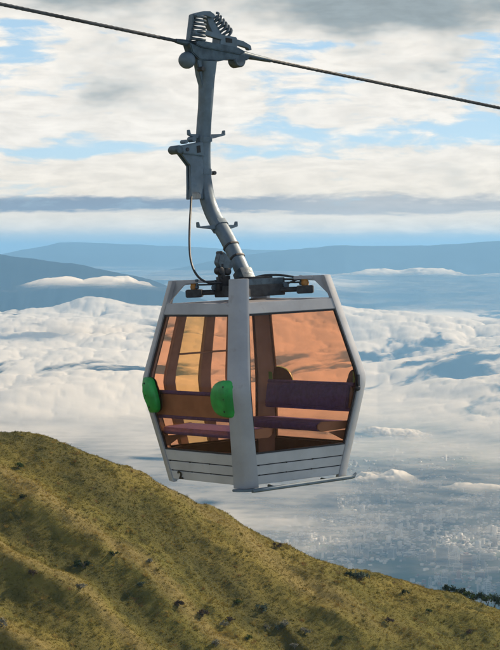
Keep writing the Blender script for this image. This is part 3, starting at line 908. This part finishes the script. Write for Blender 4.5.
# path of the hanger arm in cabin coordinates (offset across the rope, height above the floor)
ARM = [(276, .07, 2.10), (255, .225, 2.33), (235, .385, 2.545), (218, .56, 2.73), (200, .675, 2.93), (180, .73, 3.15), (160, .735, 3.37), (130, .70, 3.69), (100, .64, 4.01), (62, .59, 4.42), (40, .565, 4.66), (10, .54, 4.98)]
_ay = [a[0] for a in ARM][::-1]; _ayv = [a[1] for a in ARM][::-1]; _aw = [a[2] for a in ARM][::-1]
ARMPX = [(10, 206), (62, 207), (80, 205.5), (100, 205.5), (130, 204.5), (160, 203), (180, 204), (200, 208), (218, 215), (235, 226), (255, 236), (276, 245)]


def el(u, v, dy=0.0):
    """side elevation of the hanger (u, v in drawing units of the survey sheet) -> cabin metres"""
    c = np.interp(v, [p[0] for p in ARMPX], [p[1] for p in ARMPX])
    return Vector(((u - c) / 73.8, float(np.interp(v, _ay, _ayv)) + dy, float(np.interp(v, _ay, _aw))))


rope_c = ROOT + RM @ Vector(el(207, 49))
rd = Vector((ax_a.x, ax_a.y, -0.108)).normalized()


def rope_mat():
    m = mat('steel_wire_rope', (0.06, 0.07, 0.08), 0.65, 0.2, 0.3, 6, stain=(0.03, 0.03, 0.035)); nt = m.node_tree
    return m


# six strands laid round a core, wound along the line
bm = bmesh.new()
L0, L1 = -34.0, 40.0
u = rd.cross(Vector((0, 0, 1))).normalized(); v = u.cross(rd)
nseg = 1100
for s in range(6):
    pts = []
    for i in range(nseg + 1):
        t = L0 + (L1 - L0) * i / nseg
        sag = 0.0016 * abs(t) if t < 0 else 0.0
        a = t / 0.36 * 2 * math.pi + s * math.pi / 3
        pts.append(rope_c + rd * t + Vector((0, 0, sag)) + (u * math.cos(a) + v * math.sin(a)) * 0.0130)
    tube(bm, pts, 0.0080, 5)
tube(bm, [rope_c + rd * L1, rope_c + rd * 300], 0.022, 8)
tube(bm, [rope_c + rd * (L0) + Vector((0, 0, .054)), rope_c + rd * L0 * 1.01 + Vector((0, 0, .054))], 0.022, 8)
rope = obj('haul_rope', bm, rope_mat(), None)
tag(rope, 'taut steel haul rope running diagonally across the sky through the grip', 'rope')

# ------------------------------------------------------------------ the gondola
G = empty('gondola', ROOT)
G.rotation_euler = RM.to_euler()
tag(G, 'light grey cable car cabin with amber windows and green bumpers hanging from the rope', 'cable car')

H0 = 0.876
LV = [0.0, 0.30, 0.33, 0.55, 0.80, 0.92, 1.00, 1.08, 1.20, 1.40, 1.72, 1.84, 2.09]


def sc_at(w):
    return float(np.interp(w, [-.1, 0.0, 0.90, 1.0, 1.10, 2.1], [0.79, 0.80, 0.982, 0.992, 0.978, 0.715]))


def hw(w): return H0 * sc_at(w)
def cw(w): return float(np.interp(w, [0, 2.1], [0.145, 0.108]))


def face_pt(face, s, w, out=0.0):
    """point on a side of the cabin: face 0 -y, 1 +x, 2 +y, 3 -x; s from -1 to 1 between the posts' chamfers"""
    h = hw(w); k = (h - cw(w)) * s; q = h + out
    return Vector([(k, -q, w), (q, k, w), (-k, q, w), (-q, -k, w)][face])


# corner posts
for sx in (-1, 1):
    for sy in (-1, 1):
        bm = bmesh.new(); rings = []
        for w in [-0.03] + LV[1:] :
            h, c = hw(w), cw(w); fl = 0.028; o = .012; q = h + o
            outer = [(q, h - c - fl), (q, h - c), (q - c * .22, q - c * .42), (q - c * .42, q - c * .22), (h - c, q), (h - c - fl, q)]
            i_ = .05
            inner = [(h - c - fl, q - i_), (h - c, q - i_), (q - i_, h - c), (q - i_, h - c - fl)]
            ring = [Vector((sx * a, sy * b_, w)) for a, b_ in outer + inner]
            rings.append(ring)
        loft(bm, rings)
        p = obj('corner_post', bm, M_FRAME, G, angle=50, bevel=.003)

# glass: one curved pane a side (double door on the far side)
GW = [0.335, 0.45, 0.6, 0.75, 0.88, 0.94, 1.0, 1.06, 1.12, 1.25, 1.4, 1.55, 1.728]


def panel_mesh(face, s0, s1, ws, o_in, o_out, n=8):
    bm = bmesh.new(); rings = []
    for w in ws:
        a = [face_pt(face, s0 + (s1 - s0) * k / n, w, o_out) for k in range(n + 1)]
        b_ = [face_pt(face, s0 + (s1 - s0) * k / n, w, o_in) for k in range(n, -1, -1)]
        rings.append(a + b_)
    loft(bm, rings)
    return bm


for f in (0, 1, 3):
    obj('window_pane', panel_mesh(f, -.962, .962, GW, -.022, -.014), M_GLASS, G)
door = empty('door', (0, 0, 0)); door.parent = G; 
for s0, s1, m in ((-.962, -.60, M_GLASS), (-.38, -.06, M_GLASS), (-.06 + .12 + .06, .575, M_GLASS_Y), (.74, .962, M_GLASS)):
    obj('window_pane', panel_mesh(2, s0, s1, GW, -.022, -.014, 3), m, door)
for s0, s1 in ((-.60, -.38), (-.06, .12), (.575, .74)):
    obj('door_jamb', panel_mesh(2, s0, s1, GW, -.055, .006, 2), M_INNER, door, bevel=.004)
bm = bmesh.new(); tube(bm, [face_pt(2, s, 1.30, -.11) for s in (-.55, 0, .5, .62)], .011, 8)
for s in (-.45, .05, .6): tube(bm, [face_pt(2, s, 1.30, -.11), face_pt(2, s, 1.30, -.05)], .009, 6)
obj('grab_rail', bm, M_SHELL, door)

# lower panels, three slats a side, with a dark backing in the joints
for f in range(4):
    for k, (w0, w1) in enumerate(((0.004, .092), (.102, .196), (.206, .315))):
        obj('lower_panel', panel_mesh(f, -.965, .965, [w0, (w0 + w1) / 2, w1], -.02, .004, 2), M_PANEL, G, bevel=.004)
    obj('panel_backing', panel_mesh(f, -.97, .97, [0, .31], -.035, -.021, 1), M_JOINT, G)
    for s in (-.9, -.30, .28):
        for w in (.099, .201):
            bm = bmesh.new()
            p = face_pt(f, s, w, .0); n_ = face_pt(f, s, w, 1.0) - p
            lathe(bm, p, n_, [(-.01, .008), (.005, .008), (.009, .004), (.010, 0)], 8)
            obj('bolt', bm, M_DARK, G)
# window surround: beam above, sill below
for f in range(4):
    obj('roof_beam', panel_mesh(f, -.965, .965, [1.735, 1.80, 1.848], -.045, .008, 2), M_FRAME, G, bevel=.006)
    obj('window_gasket', panel_mesh(f, -.95, .95, [1.715, 1.734], -.03, -.004, 2), M_JOINT, G)
    obj('window_gasket', panel_mesh(f, -.95, .95, [.3155, .333], -.03, -.002, 2), M_JOINT, G)
    for s0, s1 in ((-.957, -.930), (.930, .957)):
        obj('window_gasket', panel_mesh(f, s0, s1, GW, -.028, -.006, 1), M_JOINT, G)

bm = bmesh.new()
r0 = hw(1.85) - .03
lo = [Vector((x * r0, y * r0, 0)) for x, y in ((-1, -.86), (-.86, -1), (.86, -1), (1, -.86), (1, .86), (.86, 1), (-.86, 1), (-1, .86))]
loft(bm, [[p * 1.0 + Vector((0, 0, 1.80)) for p in lo], [p * 1.0 + Vector((0, 0, 1.838)) for p in lo], [p * .8 + Vector((0, 0, 1.852)) for p in lo], [p * .3 + Vector((0, 0, 1.862)) for p in lo]])
obj('roof', bm, M_SHELL, G)
bm = bmesh.new(); r1 = hw(.1) - .05
prism(bm, [Vector((p.x / r0 * r1, p.y / r0 * r1, .02)) for p in lo], (0, 0, 1), 0, .05)
obj('cabin_floor', bm, M_FLOOR, G)

# guide rail under the near right side and the end plate under the near corner
bm = bmesh.new()
h = hw(0)
pts = [Vector((-h + .05, -h - .06, -.045)), Vector((-h + .14, -h - .065, -.045)), Vector((0, -h - .06, -.04)), Vector((h - .05, -h - .05, -.035)), Vector((h + .0, -h - .05, -.03)), Vector((h + .03, -h - .05, .0))]
tube(bm, pts, [.022, .022, .022, .022, .02, .012], 8)
tube(bm, [(-h * .5, -h - .06, -.042), (-h * .5, -h + .06, -.03)], .015, 6); tube(bm, [(h * .5, -h - .05, -.038), (h * .5, -h + .06, -.03)], .015, 6)
obj('guide_rail', bm, M_GALV, G)
bm = bmesh.new()
c0 = Vector((-h + .035, -h + .035, 0)); ua = Vector((1, -1, 0)).normalized(); ub = Vector((1, 1, 0)).normalized()
prism(bm, [c0 + ua * (.135 * math.cos(t_ * math.pi / 12)) + ub * (.07 * math.sin(t_ * math.pi / 12)) for t_ in range(24)], (0, 0, 1), -.055, -.032)
obj('corner_foot_plate', bm, M_GALV, G, bevel=.004)

# the number 2
cu = bpy.data.curves.new('num', 'FONT'); cu.body = '2'; cu.size = .118; cu.extrude = .0015; cu.offset = .0035
to = bpy.data.objects.new('num', cu); col.objects.link(to)
bpy.context.view_layer.update()
me = bpy.data.meshes.new_from_object(to.evaluated_get(bpy.context.evaluated_depsgraph_get())); bpy.data.objects.remove(to)
me.materials.clear(); me.materials.append(M_BLACKPRINT)
num = link('number_mark', me, G)
p0, p1 = face_pt(3, -.76, .010, .008), face_pt(3, -.76, .085, .008)
X = (face_pt(3, .9, .010, .0075) - p0).normalized(); Yv = (p1 - p0).normalized(); Zv = X.cross(Yv).normalized()
X = X * 1.45
num.matrix_local = Matrix((( X.x, Yv.x, Zv.x, p0.x), (X.y, Yv.y, Zv.y, p0.y), (X.z, Yv.z, Zv.z, p0.z), (0, 0, 0, 1)))
num['label'] = 'black number 2 painted on the lowest slat'

# bumpers: on the two bench ends, either side
for f in (1, 3):
    for sg in (-1, 1):
        root = None
        bm = bmesh.new()
        W0, W1, wc = .705, 1.085, .895
        hh_ = H0 - .12
        out = []
        for k in range(17):                                # D-shaped outline, flat edge round the corner post
            t_ = -math.pi / 2 + math.pi * k / 16
            out.append((-(.19 if sg * (1 if f == 3 else -1) > 0 else .30) * max(0, math.cos(t_)) ** .62, wc + .19 * math.sin(t_) * (1 if abs(math.sin(t_)) < .99 else 1)))
        rings = []
        for (scl, off) in ((1.0, -.012), (1.0, .016), (.965, .034), (.86, .046), (.55, .054), (.2, .056)):
            ring = []
            for (dx, w) in [(.05 if f * sg == 1 else .115, wc + .19)] + out[::-1] + [(.05 if f * sg == 1 else .115, wc - .19)]:
                s_lin = dx * scl + (-.03 * (1 - scl)); ww_ = wc + (w - wc) * scl
                along = (hw(ww_) - cw(ww_)) + s_lin
                fold = max(0, s_lin)                       # wraps back along the chamfer
                q = hw(ww_) + off - fold * .8
                kx = sg * (along if s_lin <= 0 else (hw(ww_) - cw(ww_)) + fold * .75)
                ring.append(Vector((q, kx, ww_)) if f == 1 else Vector((-q, kx, ww_)))
            rings.append(ring)
        loft(bm, rings)
        bp_ = obj('bumper', bm, M_GREEN, G, angle=60)
        for w in (wc - .125, wc, wc + .125):
            bm = bmesh.new()
            kx = sg * (hw(w) - cw(w) - .045); q = (hw(w) + .040) * (1 if f == 1 else -1)
            lathe(bm, (q, kx, w), (1 if f == 1 else -1, 0, 0), [(-.02, .012), (.012, .012), (.016, .008), (.017, 0)], 8)
            obj('bolt', bm, M_BLACKPRINT, bp_)
    # added dark sheet that keeps the sunlit bumper back dark through the glass
        bm = bmesh.new()
        ln = [Vector(((hw(w) - .018) if f == 1 else -(hw(w) - .018), sg * ((hw(w) - cw(w)) + dx * 1.15), w)) for dx, w in out if abs(w - wc) < .189] 
        ln = [Vector(((hw(wc + .18) - .018) * (1 if f == 1 else -1), sg * (hw(wc + .18) - cw(wc)), wc + .18))] + ln[::-1] + [Vector(((hw(wc - .18) - .018) * (1 if f == 1 else -1), sg * (hw(wc - .18) - cw(wc)), wc - .18))]
        loft(bm, [ln, [p - Vector((.005 if f == 1 else -.005, 0, 0)) for p in ln]])
        obj('bumper_shade_sheet', bm, M_DARK, bp_, smooth=False)
bm = bmesh.new()
lathe(bm, face_pt(0, .955, .90, .0), (0, -1, 0), [(-.01, .03), (.02, .03), (.03, .02), (.031, 0)], 12)
box(bm, face_pt(0, .955, .965, .012), (.03, .02, .15))
obj('door_lock', bm, M_DARK, G, bevel=.003)

# benches
for sx in (-1, 1):
    bench = empty('bench', (0, 0, 0)); bench.parent = G
    xo = sx * (hw(.55) - .07); xi = sx * (hw(.55) - .50)
    bm = bmesh.new()
    prof = [(xo, .475), (xi + sx * .05, .465), (xi + sx * .012, .475), (xi, .505), (xi, .525), (xi + sx * .02, .552), (xi + sx * .07, .562), (xo, .548)]
    prism(bm, [Vector((a, 0, b_)) for a, b_ in prof], (0, 1, 0), -.66, .66)
    obj('seat', bm, M_SEAT, bench, bevel=.012)
    for sy in (-1, 1):
        bm = bmesh.new()
        prof2 = [(xo, .472), (xi + sx * .05, .462), (xi, .49), (xi, .535), (xi + sx * .05, .566), (xo, .552)]
        prism(bm, [Vector((a, 0, b_)) for a, b_ in prof2], (0, 1, 0), sy * .661, sy * .675)
        prism(bm, [Vector((xo, 0, .35)), Vector((xo - sx * .05, 0, .35)), Vector((xo - sx * .25, 0, .45)), Vector((xo, 0, .455))], (0, 1, 0), sy * .62, sy * .655)
        obj('seat_bracket', bm, M_SHELL, bench, bevel=.006)
    tl_ = lambda w, d: Vector((sx * (hw(w) - d), 0, w))
    bm = bmesh.new(); prism(bm, [tl_(.675, .07), tl_(.91, .07), tl_(.91, .10), tl_(.675, .10)], (0, 1, 0), -.70, .70)
    obj('back_shell', bm, M_SHELL, bench, bevel=.006)
    bm = bmesh.new(); prism(bm, [tl_(.68, .105), tl_(.91, .105), tl_(.92, .12), tl_(.91, .145), tl_(.69, .15), tl_(.675, .13)], (0, 1, 0), -.69, .69)
    obj('backrest', bm, M_SEAT, bench, bevel=.012)
    for w in (.665, .925):
        bm = bmesh.new(); tube(bm, [(sx * (hw(w) - .085), -.73, w), (sx * (hw(w) - .085), .73, w)], .022, 10)
        obj('rail', bm, M_SEAT, bench)

# roof gear: brackets on the four corner posts, dampers, cross beams and the central carriage
for sx in (-1, 1):
    for sy in (-1, 1):
        d = Vector((sx, sy, 0)).normalized(); n_ = Vector((-d.y, d.x, 0))
        r = hw(2.06) * math.sqrt(2) - .075
        bm = bmesh.new()
        prism(bm, [d * (r + .01) + Vector((0, 0, 2.09)), d * (r - .26) + Vector((0, 0, 2.09)), d * (r - .26) + Vector((0, 0, 2.045)), d * (r - .13) + Vector((0, 0, 2.035)), d * (r + .035) + Vector((0, 0, 1.86))], n_, -.028, .028)
        box(bm, (0, 0, 0), (.20, .11, .035), Matrix.Translation(d * (r - .25) + Vector((0, 0, 2.07))) @ Matrix.Rotation(math.atan2(d.y, d.x), 4, 'Z'))
        br = obj('roof_bracket', bm, M_FRAME, G, bevel=.004)
        bm = bmesh.new(); cpt = d * (r - .235)
        lathe(bm, cpt + Vector((0, 0, 1.985)), (0, 0, 1), [(0, .036), (.03, .043), (.05, .036), (.066, .043)], 14)
        obj('rubber_damper', bm, M_ORANGE, G)
        bm = bmesh.new(); box(bm, (0, 0, 0), (.17, .15, .085), Matrix.Translation(cpt + Vector((0, 0, 1.945))) @ Matrix.Rotation(math.atan2(d.y, d.x), 4, 'Z'))
        obj('damper_block', bm, M_DARK, G, bevel=.008)
        bm = bmesh.new(); tube(bm, [cpt + Vector((0, 0, 1.95)), Vector((sx * .10, sy * .10, 1.95))], .028, 8, .7)
        obj('cross_beam', bm, M_DARK, G)
carr = empty('carriage', (0, 0, 0)); carr.parent = G
RZ = Matrix.Rotation(-TH, 4, 'Z')


def cbox(name, c, s, m, rot=0.0, bevel=.006):
    bm = bmesh.new(); box(bm, (0, 0, 0), s, Matrix.Translation(Vector(c)) @ Matrix.Rotation(rot, 4, 'Z')); return obj(name, bm, m, carr, bevel=bevel)


cbox('base_box', (0, 0, 1.955), (.56, .50, .12), M_DARK)
cbox('side_plate', (0, -.20, 2.03), (.62, .03, .10), M_GRIP); cbox('side_plate', (0, .20, 2.03), (.62, .03, .10), M_GRIP)
cbox('top_block', (.05, -.05, 2.06), (.30, .20, .08), M_DARK); cbox('top_block', (.28, -.12, 1.99), (.16, .2, .07), M_GRIP)
bm = bmesh.new()
for sy in (-1, 1):
    for sx in (-1, 1):
        tube(bm, [(sx * .28, sy * .22, 2.0), (sx * .28, sy * .26, 2.0)], .03, 10)
obj('pivot_boss', bm, M_GALV, carr)
bm = bmesh.new()
for e, (q0, q1, r_) in enumerate((((-.42, .36, 2.065), (-.02, .04, 2.065), .012), ((-.42, .36, 2.035), (-.02, .04, 2.03), .010), ((.05, 0, 2.075), (.43, -.33, 2.05), .012), ((.05, -.02, 2.03), (.43, -.33, 2.02), .010), ((.24, -.2, 1.98), (.44, -.34, 2.07), .011))):
    tube(bm, [q0, q1], r_, 8)
obj('control_rods', bm, M_DARK, carr)
bm = bmesh.new(); tube(bm, spline([(-.02, .02, 2.06), (.12, -.08, 2.105), (.28, -.21, 2.10), (.43, -.33, 2.06)], 6), .013, 8)
obj('hose', bm, M_HOSE, carr)
for p in ((.43, -.33), (-.42, .36)):
    bm = bmesh.new(); lathe(bm, (p[0], p[1], 1.99), (0, 0, 1), [(0, .012), (.01, .022), (.03, .022), (.035, .012), (.075, .012), (.08, .022), (.10, .022), (.105, .01)], 12)
    obj('turnbuckle', bm, M_GRIP, carr)

# hanger arm
arm_pts = spline([(0, a[1], a[2]) for a in ARM[:10]], 7)
wv = np.array([p.z for p in arm_pts])
rr_ = [float(np.interp(z, [2.1, 2.7, 3.3, 3.9, 4.2, 4.42], [.074, .076, .076, .070, .078, .098])) for z in wv]
bm = bmesh.new(); tube(bm, arm_pts, rr_, 16, .55, up=Vector((1, 0, 0)))
arm = obj('hanger_arm', bm, M_GALV, G, angle=40)


def epoly(name, pts, dy0, dy1, m, parent, bevel=.004, holes=()):
    bm = bmesh.new(); prism(bm, [el(*p) for p in pts], (0, 1, 0), dy0, dy1)
    return obj(name, bm, m, parent, bevel=bevel)


def ecyl(name, c, r, dy0, dy1, m, parent, dome=0.0, n=18):
    bm = bmesh.new(); c = el(*c); L = dy1 - dy0
    pr = [(0, r * .85), (L * .1, r), (L * .9, r), (L, r * .85)] if not dome else [(r - r * math.cos(t_ * math.pi / 10), r * math.sin(t_ * math.pi / 10)) for t_ in range(11)]
    lathe(bm, c + Vector((0, dy0, 0)), (0, 1, 0), pr, n)
    return obj(name, bm, m, parent)


def band(v, m=M_DARK, r=.083, t=.018):
    c = el(np.interp(v, [p[0] for p in ARMPX], [p[1] for p in ARMPX]), v)
    k = int(np.argmin(abs(wv - c.z))); d_ = (arm_pts[min(k + 1, len(arm_pts) - 1)] - arm_pts[max(k - 1, 0)]).normalized()
    bm = bmesh.new(); c = arm_pts[k]; tube(bm, [c - d_ * t, c + d_ * t], r, 16, .6, up=Vector((1, 0, 0)))
    return obj('clamp_band', bm, m, G, bevel=.003)


band(139, M_GALV, .087, .03); band(173, M_GALV, .083, .03); band(225, M_GALV, .086, .035); band(246, M_DARK, .082, .012); band(257, M_DARK, .082, .012)
ecyl('stud', (213.5, 173), .022, -.03, .03, M_DARK, G)
# step brackets with turned-up tips
for (ul, ur, vc, tip, dv) in ((189, 225, 136.5, 130, 4), (198, 237, 226.5, 221, 2)):
    c = float(np.interp(vc, [p[0] for p in ARMPX], [p[1] for p in ARMPX]))
    bm = bmesh.new()
    t_ = [(ul, tip), (ul + 1.2, tip), (ul + 2, tip + 4.2), (c - 5, vc - 2.2), (c + 6, vc - 2), (ur - 2, tip + 4), (ur - 1.2, tip + .5), (ur, tip + .5), (ur, tip + 5.5), (c + 9, vc + 2.2), (c - 8, vc + 2), (ul, tip + 5.3)]
    cx = [el(u_, vc).x for u_, _ in t_]
    w_ = [float(np.interp(v_, _ay, _aw)) for _, v_ in t_]
    y_ = el(c, vc).y
    prism(bm, [Vector((a, y_, b_)) for a, b_ in zip(cx, w_)], (0, 1, 0), -.022, .022)
    obj('step_bracket', bm, M_GALV, G, bevel=.004)

# door drive box on the arm
gb = empty('drive_box', (0, 0, 0)); gb.parent = G
epoly('bracket', [(179, 153), (188.5, 166), (189, 198), (199, 198.5), (201.5, 186), (202, 150)], -.045, -.015, M_GALV, gb)
epoly('bracket', [(179, 153), (188.5, 166), (189, 198), (199, 198.5), (201.5, 186), (202, 150)], .015, .045, M_GALV, gb)
epoly('web', [(190, 160), (190, 196), (199, 196), (201, 184), (201, 160)], -.015, .015, M_GRIP, gb)
epoly('housing', [(178, 147), (183, 145.5), (200, 142), (201, 157), (194, 155.5), (180, 154)], -.075, .075, M_GALV, gb, .008)
ecyl('nose_roller', (176.5, 150), .048, -.085, .085, M_GRIP, gb)
ecyl('knob', (184, 150), .020, -.086, -.074, M_DARK, gb)  # dark disc painting the shade inside a hole
ecyl('knob', (192.5, 139.5), .032, -.05, .05, M_GALV, gb); ecyl('knob', (185, 142), .022, -.05, .05, M_GALV, gb)
epoly('slot', [(193, 146.5), (196.5, 146), (197, 153), (193.5, 153.5)], -.079, -.074, M_BLACKPRINT, gb, .001)  # black plate stands in for the shade inside the oval hole
epoly('end_clamp', [(189, 188), (201, 188), (201, 198.7), (189, 198.7)], -.052, .052, M_GRIP, gb, .006)
# hose from the drive box down to the carriage
hp = [el(192, 197), el(192, 210), Vector((0, 0, 0)), Vector((0, 0, 0))]
hose_pts = []
for u_, v_ in ((191.8, 196), (191.5, 205), (190.8, 222), (190.8, 240), (191.8, 255), (195, 267), (201, 276), (210, 281), (222, 282)):
    # the hose hangs in the plane of the arm's foot
    w_ = float(np.interp(v_, [196, 282], [2.97, 2.045])); x_ = (u_ - 250) / 93.0 - .075 + .04 * w_
    yl = float(np.interp(v_, [196, 282], [.62, .12])); hose_pts.append(Vector(((x_ + math.sin(TH) * yl) / math.cos(TH), yl, w_)))
bm = bmesh.new(); tube(bm, spline(hose_pts, 5), .0125, 8)
obj('hose', bm, M_HOSE, G)
# clasp beside the foot of the arm
cl_ = empty('foot_clasp', (0, 0, 0)); cl_.parent = G


def foot(u_, v_, yl=.15):
    w_ = 2.10 + (276 - v_) / 93.5; x_ = (u_ - 250) / 94.0 - .075 + .04 * w_
    return Vector(((x_ + math.sin(TH) * yl) / math.cos(TH), yl, w_))


def fpoly(name, pts, m, y0=-.04, y1=.04):
    bm = bmesh.new(); prism(bm, [foot(*p) for p in pts], (0, 1, 0), y0, y1); obj(name, bm, m, cl_, bevel=.004)


fpoly('lever', [(219, 250.5), (223, 251), (232, 264), (229, 268), (219, 266), (216.5, 261)], M_GRIP)
fpoly('lever', [(219, 262), (222, 262), (224, 277), (220.5, 277)], M_DARK)
for u_, v_, r_ in ((219.5, 269, .042), (226.5, 270, .042), (220, 251.5, .02)):
    bm = bmesh.new(); c = foot(u_, v_); lathe(bm, c - Vector((0, .05, 0)), (0, 1, 0), [(0, r_ * .4), (.004, r_ * .8), (.015, r_), (.085, r_), (.096, r_ * .8), (.1, r_ * .4)], 16); obj('roller', bm, M_DARK, cl_)
fpoly('tie', [(218, 275), (229, 274), (229, 286), (224.5, 290), (218.5, 288)], M_DARK, -.03, .03)
bm = bmesh.new(); tube(bm, [(0, .0, 1.96), (0, .12, 2.16)], .085, 12, .6); obj('arm_foot', bm, M_GRIP, G)

# grip on the rope
gr = empty('rope_grip', (0, 0, 0)); gr.parent = G


def coil(u0, v0, u1, v1, R0, R1, turns, wire, dy=0.0):
    a_, b_ = el(u0, v0, dy), el(u1, v1, dy); ax = (b_ - a_); t_ = ax.normalized()
    uu = t_.cross(Vector((0, 1, 0))).normalized(); vv_ = t_.cross(uu)
    pts = []
    n_ = int(turns * 14)
    for i in range(n_ + 1):
        k = i / n_; an = k * turns * 2 * math.pi; R_ = R0 + (R1 - R0) * k
        pts.append(a_ + ax * k + uu * math.cos(an) * R_ + vv_ * math.sin(an) * R_)
    bm = bmesh.new(); tube(bm, pts, wire, 7); return bm


obj('spring', coil(196.5, 19, 194.5, 43, .070, .090, 6.5, .0135, -.03), M_GRIP, gr)
obj('spring', coil(213, 19, 227, 38, .075, .095, 6.0, .0145, .03), M_GRIP, gr)
epoly('spring_guide', [(189.5, 17.5), (191, 17), (188.8, 44), (187, 43.5)], -.05, .03, M_GALV, gr)
epoly('top_cap', [(190, 19), (192, 16.5), (198, 14.5), (204, 14.3), (208, 17), (210, 20), (206, 21), (199, 18.5), (192, 20.5)], -.09, .05, M_GALV, gr)
epoly('clamp_lever', [(203, 16), (208.5, 17.5), (219, 36), (217, 41), (211, 38), (205, 25)], -.035, .045, M_GALV, gr)
epoly('side_lever', [(189, 33.5), (198, 33), (216, 37), (216, 42.5), (203, 39), (189, 37.5)], -.10, -.04, M_GALV, gr)
epoly('grip_block', [(214.5, 37), (231, 39), (232.5, 48), (228, 51), (214, 49)], -.09, .06, M_GALV, gr, .008)
epoly('slot', [(219.5, 40), (226, 40.8), (226.3, 45), (220, 44.5)], -.094, -.088, M_BLACKPRINT, gr, .001)  # dark hole of the block, its shade laid on as a black plate
epoly('coupling_lever', [(230, 39.5), (241, 42), (248.5, 46), (249.8, 50.5), (247, 50.5), (245.5, 48.5), (238, 46.5), (230, 45)], -.03, .03, M_GALV, gr)
epoly('jaw', [(186, 46), (200, 48.5), (222, 50), (246, 57), (244.5, 61), (226, 60.5), (217, 62.5), (196, 61.5), (189, 55)], -.07, .07, M_GRIP, gr, .01)
epoly('jaw', [(192, 43), (232, 49), (240, 53), (236, 56), (196, 50), (190, 47)], -.10, .0, M_GRIP, gr, .008)
ecyl('guide_roller', (187.5, 62), .092, -.092, .092, M_GALV, gr, dome=1)
ecyl('guide_roller', (236.5, 61), .078, -.07, .07, M_GRIP, gr)
ecyl('knob', (196.5, 71), .025, -.12, -.03, M_DARK, gr)
epoly('head_plate', [(195, 60), (211, 60), (209, 92), (201, 97), (199.5, 86), (196.8, 76)], -.04, .04, M_GALV, gr, .008)
# rope guard sleeves
inv = G.rotation_euler.to_matrix().inverted()
rdl = RM.transposed() @ rd; rcl = Vector(el(207, 49))
bm = bmesh.new(); tube(bm, [rcl - rdl * .42, rcl - rdl * .34, rcl - rdl * .2, rcl + rdl * .2], [.024, .032, .038, .042], 12)
tube(bm, [rcl + rdl * .2, rcl + rdl * .45, rcl + rdl * .62, rcl + rdl * .86], [.045, .046, .034, .024], 12)
obj('rope_guard', bm, M_GRIP, gr)
